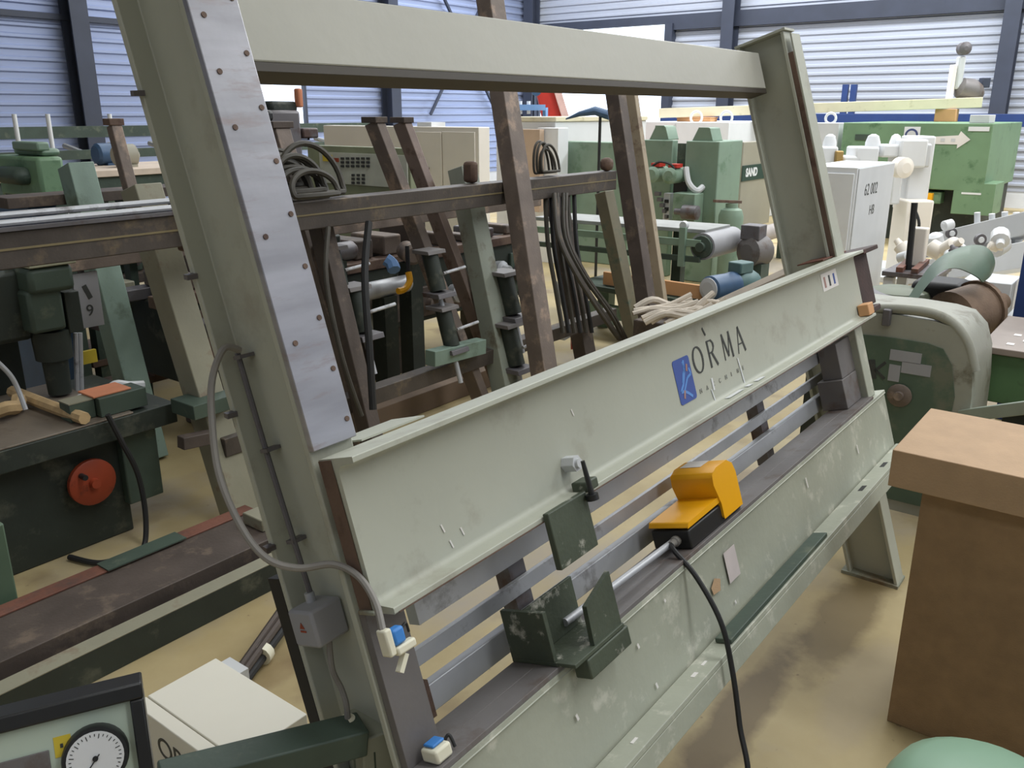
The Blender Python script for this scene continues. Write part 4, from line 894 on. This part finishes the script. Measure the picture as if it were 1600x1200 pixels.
part(gm2, 'casing', MB().lathe(p, mdv, [(-.12, .06), (-.1, .11), (.06, .12), (.1, .08)], 18), GREYPLATE); part(gm2, 'box', MB().box(p.x-.1, p.x+.05, p.y-.05, p.y+.1, p.z+.09, p.z+.2), DKSTEEL, .008); part(gm2, 'stand', MB().box(p.x-.08, p.x+.08, p.y-.08, p.y+.08, 0, p.z-.09), DGREEN)
# rags and timber near the floor behind the upper beam
rp = thing('cotton_rags', 'heap of pale cotton rags and cords behind the upper beam', 'rags', (at(1062, 484, 5.3).x, at(1062, 484, 5.3).y, 0))
bx_ = at(1058, 492, 5.3)
for k in range(16):
    s = bx_+HD*random.uniform(-.25, .2)+RT*random.uniform(-.28, .05); d = (RT*random.uniform(.5, 1)+HD*random.uniform(-.3, .5)).normalized()
    part(rp, 'cord', MB().tube([s+V((0, 0, .0)), s+d*.12+V((0, 0, random.uniform(.02, .07))), s+d*.26+V((0, 0, random.uniform(.0, .08))), s+d*.4+V((0, 0, random.uniform(.02, .12)))], random.uniform(.014, .024), 7, 4), RAG)
part(rp, 'pallet', MB().box(bx_.x-.2, bx_.x+.2, bx_.y-.2, bx_.y+.2, 0, bx_.z-.02), DKBROWN, .01)
for k, lab in enumerate(('upper grey-brown timber plank leaning behind the upper beam', 'lower dark timber plank leaning behind the upper beam')):
    a = at(1112, 482+k*12, 5.4+.12*k); c = at(1238, 424+k*16, 5.6+.12*k)
    solo('timber_plank', lab, 'plank', MB().bar(a, c, .09, .05), mat('weathered_timber', (122, 112, 98), .8, 0, .2, 5) if k == 0 else DKBROWN, .004)

# ------------------------------------------------------------------ beige "SAND" machine
sm = thing('wide_belt_sander', 'beige-grey wide machine with dark SAND name strip behind right upright', 'machine', at(1158, 400, 10).to_2d().to_3d())
b = cbox(1163, 222, 10.0, 1155, 1330, .35, .95); part(sm, 'body', MB().box(*b), BEIGE, .01); part(sm, 'base', MB().box(b[0]+.1, b[1], b[2]+.1, b[3]+.3, 0, .349), BLACK)
s_ = yb(1161, 251, 1300, 273, b[2]-.012, .0115); part(sm, 'name_strip', MB().box(*s_), mat('dark_green_strip', (44, 66, 58), .5), .001)
text(sm, 'lettering', 'SAND', (s_[0]+.09, s_[2]-.001, s_[4]+.05), (1, 0, 0), (0, 0, 1), .125, WHITE, bold=.006)
pr = yb(1150, 354, 1232, 378, b[2]-.35, .2); part(sm, 'roller', MB().cyl((pr[0], pr[2], (pr[4]+pr[5])/2), (pr[1], pr[2], (pr[4]+pr[5])/2), (pr[5]-pr[4])/2, 18), mat('pinkish_grey_roller', (172, 164, 160), .5))
for f_ in (.1, .9):
    xx = pr[0]+(pr[1]-pr[0])*f_; part(sm, 'roller_stand', MB().box(xx-.05, xx+.05, pr[2]-.05, pr[2]+.05, 0, pr[4]), DGREEN)

# ------------------------------------------------------------------ far right: racks, cabinets, machines
fw_ = thing('white_machine_row', 'row of white machine enclosures with ring handles at the back right', 'machine', at(1130, 300, 13).to_2d().to_3d())
b = cbox(1140, 191, 13, 1000, 1300, 0); part(fw_, 'enclosure', MB().box(*b), WHITE, .01)
for px in (1088, 1135): part(fw_, 'lifting_ring', MB().tube([onX(px, 184, b[0]+.2)+V((0, .09*cos(2*pi*k/12), .09*sin(2*pi*k/12))) for k in range(12)], .02, 6, 2, True), WHITE)
part(fw_, 'seam', MB().box(*xb(1053, 193, 1055, 240, b[0]-.008, .007)), LGREY)
gcb = thing('grey_cabinet', 'light grey cabinet with two ring handles beside the right upright', 'cabinet', at(1320, 330, 12.3).to_2d().to_3d())
b = cbox(1312, 192, 12.3, 1256, 1324, 0); part(gcb, 'body', MB().box(*b), LGREY, .008)
part(gcb, 'handle_strip', MB().box(*xb(1268, 200, 1271, 220, b[0]-.02, .0195)), INK)
for px in (1262, 1298): part(gcb, 'lifting_ring', MB().tube([onX(px, 185, b[0]+.1)+V((0, .07*cos(2*pi*k/12), .07*sin(2*pi*k/12))) for k in range(12)], .018, 6, 2, True), WHITE)
tm = thing('timber_beam', 'long pale timber beam resting on top of the back machines', 'beam', at(1300, 175, 13).to_2d().to_3d())
bA = at(1030, 177, 14.0); bB = at(1532, 160, 13.0); part(tm, 'beam', MB().bar(bA, bB, .2, .14), BEAMW, .006)
tm.location = (bA+bB)/2-V((0, 0, .07))
for ch in tm.children: ch.location = -(V(tm.location)-ORG[tm.name])
def under(px): t = (px-1030)/502*14.0/(14.0-(px-1030)/502*1.0+.0001)*13.0/14.0; return bA.lerp(bB, t)
row_top = at(1140, 191, 13).z
for px, lab in ((1098, 'orange crate propping the left end of the pale timber beam'),):
    p = under(px); t = thing('orange_crate', lab, 'crate', (p.x, p.y, row_top))
    part(t, 'crate', MB().box(p.x-.12, p.x+.12, p.y-.28, p.y+.28, row_top+.001, p.z-.09), OWOOD, .006)
    part(t, 'crate_lid', MB().box(p.x-.13, p.x+.13, p.y-.29, p.y+.29, p.z-.0895, p.z-.072), OWOOD, .003)
rk = thing('blue_pallet_rack', 'blue steel storage rack beam and posts along the right wall', 'rack', (16.6, 5, 0))
part(rk, 'rack_beam', MB().box(16.55, 16.65, .5, 8.8, 1.42, 1.62), BLUE, .005)
for y in (.7, 3.6, 6.3, 8.6): part(rk, 'rack_post', MB().box(16.66, 16.74, y-.05, y+.05, 0, 1.42), BLUE)
for px in (1319, 1332): 
    p = onX(px, 160, 16.6); part(rk, 'upright_stub', MB().box(16.56, 16.64, p.y-.05, p.y+.05, 1.62, onX(px, 132, 16.6).z), BLUE)
for y in (1.5, 3.9, 5.2): part(rk, 'shelf_load', MB().box(16.4, 16.9, y, y+.5, 1.30, 1.419), DKBROWN, .02)
gr = thing('bench_grinder', 'grey grinding head with pale column standing on timber beam end', 'machine', at(1500, 155, 13.2))
p = at(1490, 155, 13.2); Z = V((0, 0, 1)); s = 13.2/1350
G2 = lambda a, b_, c_: p+RT*(a*s)+Z*(b_*s)+HD*(c_*s)
part(gr, 'post', MB().fbox(G2, -10, -4, 0, 48, -6, 6), CREAM, .01); part(gr, 'column', MB().fbox(G2, -3, 8, 14, 60, -6, 6), LGREY, .03)
part(gr, 'head', MB().lathe(G2(3, 70, -10), HD, [(0, .03), (.02, .09), (.12, .09), (.14, .05)], 14), DKSTEEL)
part(gr, 'motor', MB().lathe(G2(2, 18, 0), RT*.8-Z*.25, [(0, .05), (.05, .14), (.2, .17), (.33, .13), (.4, .06)], 16), GREYPLATE)
part(gr, 'terminal_box', MB().fbox(G2, 36, 48, 16, 30, -6, 6), COLUMN, .01)
# big green machine
gb = thing('green_moulder', 'big bright green machine with sign and arrow stickers at right', 'machine', at(1550, 360, 11).to_2d().to_3d())
b = cbox(1553, 193, 11.0, 1318, 1640, .70); part(gb, 'upper_body', MB().box(*b), BGREEN, .01); X0 = b[0]
xbox(gb, 'lower_body', 1488, 286, 1553, 336, X0+.001, .6, BGREEN, .006); xbox(gb, 'lower_body', 1444, 300, 1470, 318, X0+.05, .3, BGREEN, .006)
part(gb, 'base', MB().box(X0+.25, b[1], b[2]+.05, b[3]-.6, 0, .699), DDGREEN, .01)
xbox(gb, 'control_box', 1443, 302, 1456, 320, X0-.1, .09, YEL, .006)
sg = xbox(gb, 'sign', 1412, 198, 1437, 224, X0-.012, .011, WHITE, 0)
c = onX(1424, 211, X0-.014); part(gb, 'sign_ring', MB().lathe(c, (1, 0, 0), [(-.004, .08), (.001, .08)], 20), mat('sign_navy', (66, 76, 120), .5)); part(gb, 'sign_face', MB().lathe(c-V((.005, 0, 0)), (1, 0, 0), [(-.003, .055), (.0, .055)], 20), LGREY)
a = onX(1458, 225, X0-.012); e = onX(1514, 217, X0-.012)
ap = [(0, 0), (-.28, .0), (-.28, -.05), (-.42, .06), (-.30, .16), (-.28, .11), (0, .09)]
part(gb, 'arrow_sticker', MB().prism([(a.y+y, a.z+z) for y, z in ap], lambda y, z, d: V((X0-.002-d, y, z)), 0, .008), PAPER)
for k in range(2): part(gb, 'arrow_print', MB().box(X0-.014, X0-.0105, a.y-.08-.12*k-.05, a.y-.08-.12*k, a.z+.03, a.z+.07), LGREY)
xbox(gb, 'label', 1513, 198, 1546, 205, X0-.012, .011, WHITE, 0)
xbox(gb, 'name_mark', 1336, 210, 1362, 219, X0-.012, .011, DGREEN, 0); xbox(gb, 'name_plate', 1502, 301, 1533, 304, X0-.006, .004, WHITE, 0)
p = under(1488); solo('wood_prop', 'orange-brown wooden prop block on the big green machine', 'wood block', MB().box(p.x-.1, p.x+.1, p.y-.14, p.y+.14, b[5]+.001, p.z-.075), OWOOD, .006)
solo('grey_box_stack', 'grey flat parts box lying on the big green machine', 'box', MB().box(X0+.1, X0+.5, onX(1550, 190, X0).y+.05, onX(1505, 190, X0).y-.05, b[5]+.001, b[5]+.1), LGREY, .006)
# white electrical cabinet
we = thing('white_electrical_cabinet', 'white electrical cabinet with dark markings on grey side, right of upright', 'cabinet', at(1340, 430, 7.6).to_2d().to_3d())
b = cbox(1341, 262, 7.4, 1258, 1396, 0); part(we, 'body', MB().box(*b), WHITE, .006)
part(we, 'side_panel', MB().box(b[0]+.01, b[1]-.01, b[2]-.012, b[2]-.0005, .02, b[5]-.01), LGREY, .002)
part(we, 'door', MB().box(b[0]-.015, b[0]-.0005, b[2]+.02, b[3]-.02, .05, b[5]-.05), WHITE, .004)
q = onY(1350, 306, b[2]-.013); text(we, 'marking', '62 002', (q.x, q.y, q.z), (1, 0, 0), (0, 0, 1), .14, INK); 
q = onY(1356, 336, b[2]-.013); text(we, 'marking', 'HB', (q.x+.02, q.y, q.z), (1, 0, 0), (0, 0, 1), .12, INK)
# white spindle motors behind the cabinet
wm = thing('white_spindle_machine', 'white multi-spindle machine with rounded motors behind white cabinet', 'machine', at(1420, 420, 9).to_2d().to_3d())
Dm = 9.0; s = Dm/1350
def W_(px, py, dd=0): return at(px, py, Dm+dd)
def wbox(nm, x0, y0, x1, y1, dd=0, dep=.3, m=WHITE, bev=.02):
    a = W_(x0, y1, dd); fr_ = frame(a, RT, V((0, 0, 1)), HD); k = (Dm+dd)/1350*1.03
    return part(wm, nm, MB().fbox(fr_, 0, (x1-x0)*k, 0, (y1-y0)*k, 0, dep), m, bev)
for (x, y, r) in ((1295, 222, 9), (1362, 222, 10), (1397, 222, 8)):
    c = W_(x, y+16, .15); part(wm, 'motor', MB().lathe(c, (0, 0, 1), [(0, r*s*1.1), (.10, r*s*1.1), (.16, r*s*.8), (.18, r*s*.3)], 16), WHITE)
wbox('motor_block', 1276, 232, 1306, 260); wbox('motor_block', 1336, 232, 1370, 258); wbox('motor_block', 1378, 228, 1405, 246); wbox('arm', 1318, 245, 1345, 254)
wbox('column', 1412, 222, 1446, 330, .1); wbox('head_block', 1404, 222, 1444, 262, -.05); wbox('column_base', 1402, 318, 1442, 440, -.1, .35, CREAM)
wbox('side_box', 1440, 228, 1452, 262, .0, .25, LGREY); wbox('post', 1390, 268, 1405, 320, 0, .2)
c = W_(1409, 262, -.25); part(wm, 'wheel_cover', MB().lathe(c, (.6, .8, 0), [(-.07, .05), (-.05, .1), (.05, .1), (.07, .05)], 18), CREAM)
wbox('coupling', 1305, 238, 1316, 258, -.05, .15, mat('brass', (178, 148, 92), .4, .6), .01)
part(wm, 'cable', MB().tube([W_(1428, 325, -.2), W_(1436, 350, -.25), W_(1430, 390, -.25), W_(1434, 420, -.2)], .015, 7), BLACK)
b0 = W_(1395, 440); part(wm, 'floor_base', MB().box(b0.x-.4, b0.x+.7, b0.y-.3, b0.y+.6, 0, max(.05, b0.z)), LGREY)
# pale clutter right: a long white feeder with rods
wf = thing('white_feeder', 'long white feeder rail with upright pins and round knobs at far right', 'feeder', at(1510, 420, 7).to_2d().to_3d())
fA = at(1440, 388, 8.2); fB = at(1640, 345, 6.6)
part(wf, 'rail', MB().bar(fA, fB, .25, .18), LGREY, .006); part(wf, 'lower_rail', MB().bar(fA-V((0, 0, .25)), fB-V((0, 0, .25)), .3, .2), WHITE, .006)
for px, yt_2, yb_2, D in ((1527, 332, 366, 7.5), (1550, 334, 372, 7.3), (1570, 331, 345, 7.1), (1588, 332, 342, 7.0)):
    part(wf, 'pin', MB().cyl(at(px, yb_2, D), at(px, yt_2, D), .025, 10), LGREY)
for px, py, D in ((1485, 364, 7.4), (1530, 374, 6.9)):
    c = at(px, py, D); part(wf, 'knob', MB().lathe(c, -HD, [(0, .045), (.03, .045)], 16), DKSTEEL); part(wf, 'knob_face', MB().lathe(c-HD*.031, -HD, [(0, .025), (.01, .022)], 14), WHITE)
for t_ in (.1, .55, .95):
    c = fA.lerp(fB, t_); part(wf, 'leg', MB().box(c.x-.05, c.x+.05, c.y-.05, c.y+.05, 0, c.z-.35), LGREY)
for i, (px, py, r, m) in enumerate(((1480, 352, 8, WHITE), (1462, 376, 12, WHITE), (1560, 390, 14, LGREY), (1440, 372, 8, LGREY), (1585, 372, 9, WHITE))):
    c = at(px, py, 7.0); k = r*7/1350
    part(wf, 'motor', MB().lathe(c, (.3, -.2, -.9) if i % 2 else (.7, -.6, .2), [(-k, k*.5), (-k*.7, k), (k, k), (k*1.2, k*.4)], 14), m)
part(wf, 'floor_tray', MB().box(at(1500, 420, 6.6).x-.5, at(1500, 420, 6.6).x+.9, at(1500, 420, 6.6).y-.5, at(1500, 420, 6.6).y+.5, 0, .1), LGREY)
mb_ = thing('metal_workbench', 'small steel workbench with rusty bars and levers behind the planer guard', 'workbench', at(1425, 470, 5.6).to_2d().to_3d())
c = at(1425, 418, 5.6); part(mb_, 'top', MB().box(c.x-.25, c.x+.2, c.y-.2, c.y+.12, c.z-.03, c.z), DKSTEEL, .004)
for dx, dy in ((-.2, -.16), (.15, -.16), (-.2, .08), (.15, .08)): part(mb_, 'leg', MB().box(c.x+dx-.03, c.x+dx+.03, c.y+dy-.03, c.y+dy+.03, 0, c.z-.041), LGREY)
for k in range(3): part(mb_, 'rusty_bar', MB().bar(c+V((-.24, -.16+.09*k, .016)), c+V((.19, -.14+.1*k, .022)), .04, .03), RUSTRED)
part(mb_, 'lever', MB().cyl(c+V((-.1, 0, 0)), c+V((-.08, .02, .42)), .02, 8), BLACK); part(mb_, 'post', MB().box(c.x+.05, c.x+.13, c.y-.05, c.y+.05, c.z, c.z+.25), CREAM, .01)
random.seed(21)
for k in range(16):
    px = 1400+random.uniform(0, 175); py = 395-.28*(px-1400)*.5+random.uniform(-8, 22); c = at(px, py, random.uniform(6.0, 6.9)); r = random.uniform(.03, .065)
    ax = V((random.uniform(-1, 1), random.uniform(-1, 1), random.uniform(-.5, 1))).normalized()
    part(wf, 'fitting', MB().lathe(c, ax, [(-r, r*.6), (-r*.8, r), (r*.8, r), (r, r*.5), (r*1.8, r*.4)], 12), random.choice((WHITE, WHITE, LGREY, LGREY, DKSTEEL, CREAM)))
solo('blue_panel', 'tall blue panel edge at the right margin', 'partition', MB().box(*[v if i != 4 else 0 for i, v in enumerate(xb(1592, 330, 1640, 545, 5.3, .06))]), BLUE, .004)  # edge of a blue panel, extended down to the floor

# ------------------------------------------------------------------ planer with rounded body, drum and curved guard
XP = 3.72
pn = thing('surface_planer', 'grey-green planer with rounded casing, brown drum and curved green guard', 'planer', (4.0, .75, 0))
def face(px, py): p = onX(px, py, XP); return (p.y, p.z)
oy = [face(1300, 480), face(1345, 487), face(1400, 492), face(1460, 502), face(1492, 512), face(1512, 535), face(1520, 570), face(1518, 620)]
zb_ = 0.0
poly = [(oy[0][0], zb_)]+[(y, z) for y, z in oy]+[(oy[-1][0]-.01, .30), (oy[-1][0]+.03, zb_)]
part(pn, 'casing', MB().prism(poly, lambda y, z, d: V((XP+d, y, z)), 0, .42), mat('worn_grey_casing', (148, 148, 136), .5, .05, .1, 5, .05, (112, 108, 92), .4, 6), .012)
iy = [face(1318, 516), face(1345, 522), face(1400, 528), face(1450, 536), face(1474, 545), face(1488, 570), face(1492, 620)]
ipol = [(iy[0][0], .05)]+iy+[(iy[-1][0]+.02, .05)]
part(pn, 'side_cover', MB().prism(ipol, lambda y, z, d: V((XP-.006+d, y, z)), 0, .0055), mat('dark_cover_green', (76, 94, 78), .55, 0, .12, 5, .05, (104, 108, 92), .4, 5), .001)
dk = MB()
for (a_, b_) in (((1362, 562), (1364, 592)), ((1366, 580), (1384, 566)), ((1368, 578), (1382, 592))):
    p = onX(*a_, XP-.007); q = onX(*b_, XP-.007); 
    part(pn, 'letter_stroke', MB().bar(p, q, .028 if a_ == (1362, 562) else .012, .001, (1, 0, 0)), INK)
for (x0, y0, x1, y1) in ((1390, 549, 1440, 566), (1408, 568, 1455, 586), (1388, 570, 1406, 596)): part(pn, 'worn_lettering', MB().box(*xb(x0, y0, x1, y1, XP-.0075, .0012)), GREYBOX)
c = onX(1405, 618, XP-.012); part(pn, 'hub', MB().lathe(c, (-1, 0, 0), [(0, .05), (.004, .045), (.006, .02), (.02, .018)], 18), BROWN)
xbox(pn, 'rail_clip', 1378, 484, 1390, 510, XP-.03, .05, DKSTEEL, .004)
part(pn, 'top_tube', MB().tube([onX(1300, 492, XP+.02)+V((0, 0, .02)), onX(1400, 490, XP+.02)+V((0, 0, .02)), onX(1470, 502, XP+.02)+V((0, 0, .02)), onX(1508, 530, XP+.02)+V((0, 0, .0)), onX(1522, 580, XP+.02)], .022, 10, 6), mat('worn_grey_casing', (148, 148, 136)))
# drum behind the casing
dcn = at(1512, 500, 4.55); dax = V((.55, .8, .0)).normalized(); dax = (RT*.82+HD*.45+V((0, 0, .1))).normalized()
part(pn, 'drum', MB().lathe(at(1502, 492, 4.35), dax, [(-.10, .10), (-.09, .14), (.12, .14), (.121, .155), (.145, .155), (.15, .09), (.22, .085), (.225, .05), (.34, .045)], 26), DRUM)
part(pn, 'drum_label', MB().bar(at(1476, 484, 4.17), at(1500, 487, 4.17), .02, .06), PINK)
part(pn, 'table', MB().bar(at(1330, 462, 4.5), at(1440, 486, 4.3), .4, .05), DKSTEEL, .004)
part(pn, 'table_support', MB().box(3.9, 4.3, .85, 1.25, 0, at(1385, 474, 4.4).z-.02), DDGREEN)
# guard: bent sheet, flared at the top
go = [(1411, 482), (1424, 458), (1440, 434), (1456, 413), (1478, 396), (1505, 385), (1532, 383), (1549, 393), (1555, 411), (1549, 430), (1538, 440)]
gi = [(1421, 487), (1432, 470), (1446, 450), (1462, 432), (1478, 421), (1496, 419), (1511, 424), (1521, 429), (1529, 434), (1533, 438), (1536, 441)]
def dens(L):
    P = [V((x, y, 0)) for x, y in L]; Q = []
    for i in range(len(P)-1):
        a, b, c, d = P[max(i-1, 0)], P[i], P[i+1], P[min(i+2, len(P)-1)]
        for k in range(4): t = k/4; Q.append(.5*((2*b)+(c-a)*t+(2*a-5*b+4*c-d)*t*t+(3*b-a-3*c+d)*t**3))
    return Q+[P[-1]]
R1, R2 = [], []
for a, b in zip(dens(go), dens(gi)):
    c = at(a.x, a.y, 4.42); e = at(b.x, b.y, 4.22); m1 = c.lerp(e, .5)+V((0, 0, .012))-HD*.02
    R1.append([c, m1, e]); R2.append([c+HD*.008-V((0, 0, .004)), m1+HD*.008-V((0, 0, .004)), e+HD*.008-V((0, 0, .004))])
g = MB(); n = len(R1); Pv = [p for r in R1 for p in r]+[p for r in R2 for p in r]; o2 = 3*n; fs = []
for i in range(n-1):
    for k in range(2): fs += [(3*i+k, 3*i+3+k, 3*i+4+k, 3*i+1+k), (o2+3*i+k, o2+3*i+1+k, o2+3*i+4+k, o2+3*i+3+k)]
    fs += [(3*i, o2+3*i, o2+3*i+3, 3*i+3), (3*i+2, 3*i+5, o2+3*i+5, o2+3*i+2)]
for e0 in (0, 3*(n-1)): fs += [(e0, e0+1, o2+e0+1, o2+e0), (e0+1, e0+2, o2+e0+2, o2+e0+1)]
g.add(Pv, fs, True); part(pn, 'guard', g, mat('guard_green', (86, 108, 90), .5, 0, .08, 5, .03, (84, 100, 82), .36, 6))
cq = at(1466, 462, 4.62)
part(pn, 'cutter_housing', MB().box(cq.x-.13, cq.x+.13, cq.y-.13, cq.y+.12, cq.z-.16, cq.z+.09), BLACK, .03)
part(pn, 'wheel_guard', MB().lathe(at(1402, 462, 4.6), (0, 0, 1), [(-.05, .17), (0, .17), (.03, .15), (.045, .1), (.05, .02)], 20), mat('olive_green_cover', (96, 104, 84), .55))
solo('white_carton', 'white open carton behind the brown drum', 'carton', MB().box(*[v for v in xb(1500, 440, 1578, 490, 5.2, .3)]), WHITE, .004)
gx_ = thing('green_machine_table', 'green machine table with brown steel top at right edge', 'machine', (4.3, .2, 0))
p = onX(1530, 540, 4.16)
part(gx_, 'top', MB().box(4.16, 4.9, -.3, p.y, p.z-.03, p.z), mat('brown_steel_top', (140, 128, 120), .5, .2, .12, 6), .004)
part(gx_, 'body', MB().box(4.18, 4.9, -.3, p.y-.01, p.z-.25, p.z-.031), mat('deep_green_paint', (74, 106, 70), .55, 0, .15, 4, .03, (60, 76, 56), .38, 6), .006)
part(gx_, 'base', MB().box(4.3, 4.8, -.3, p.y-.12, 0, p.z-.251), DDGREEN, .006)
for k in range(4): part(gx_, 'dust_spot', MB().box(4.25+.1*k, 4.29+.1*k, p.y-.12-.05*(k % 2), p.y-.09-.05*(k % 2), p.z+.0005, p.z+.002), PAPER)
solo('pale_channel', 'pale grey-green sloping channel behind the fibreboard pedestal', 'channel', MB().bar(at(1515, 648, 3.3), at(1640, 632, 3.0), .12, .05), mat('pale_channel_paint', (150, 160, 148), .5), .004)
solo('floor_offcut', 'dark timber offcut on the floor between press foot and pedestal', 'timber', MB().box(3.3, 3.6, .35, .52, 0, .06), DKBROWN, .004)
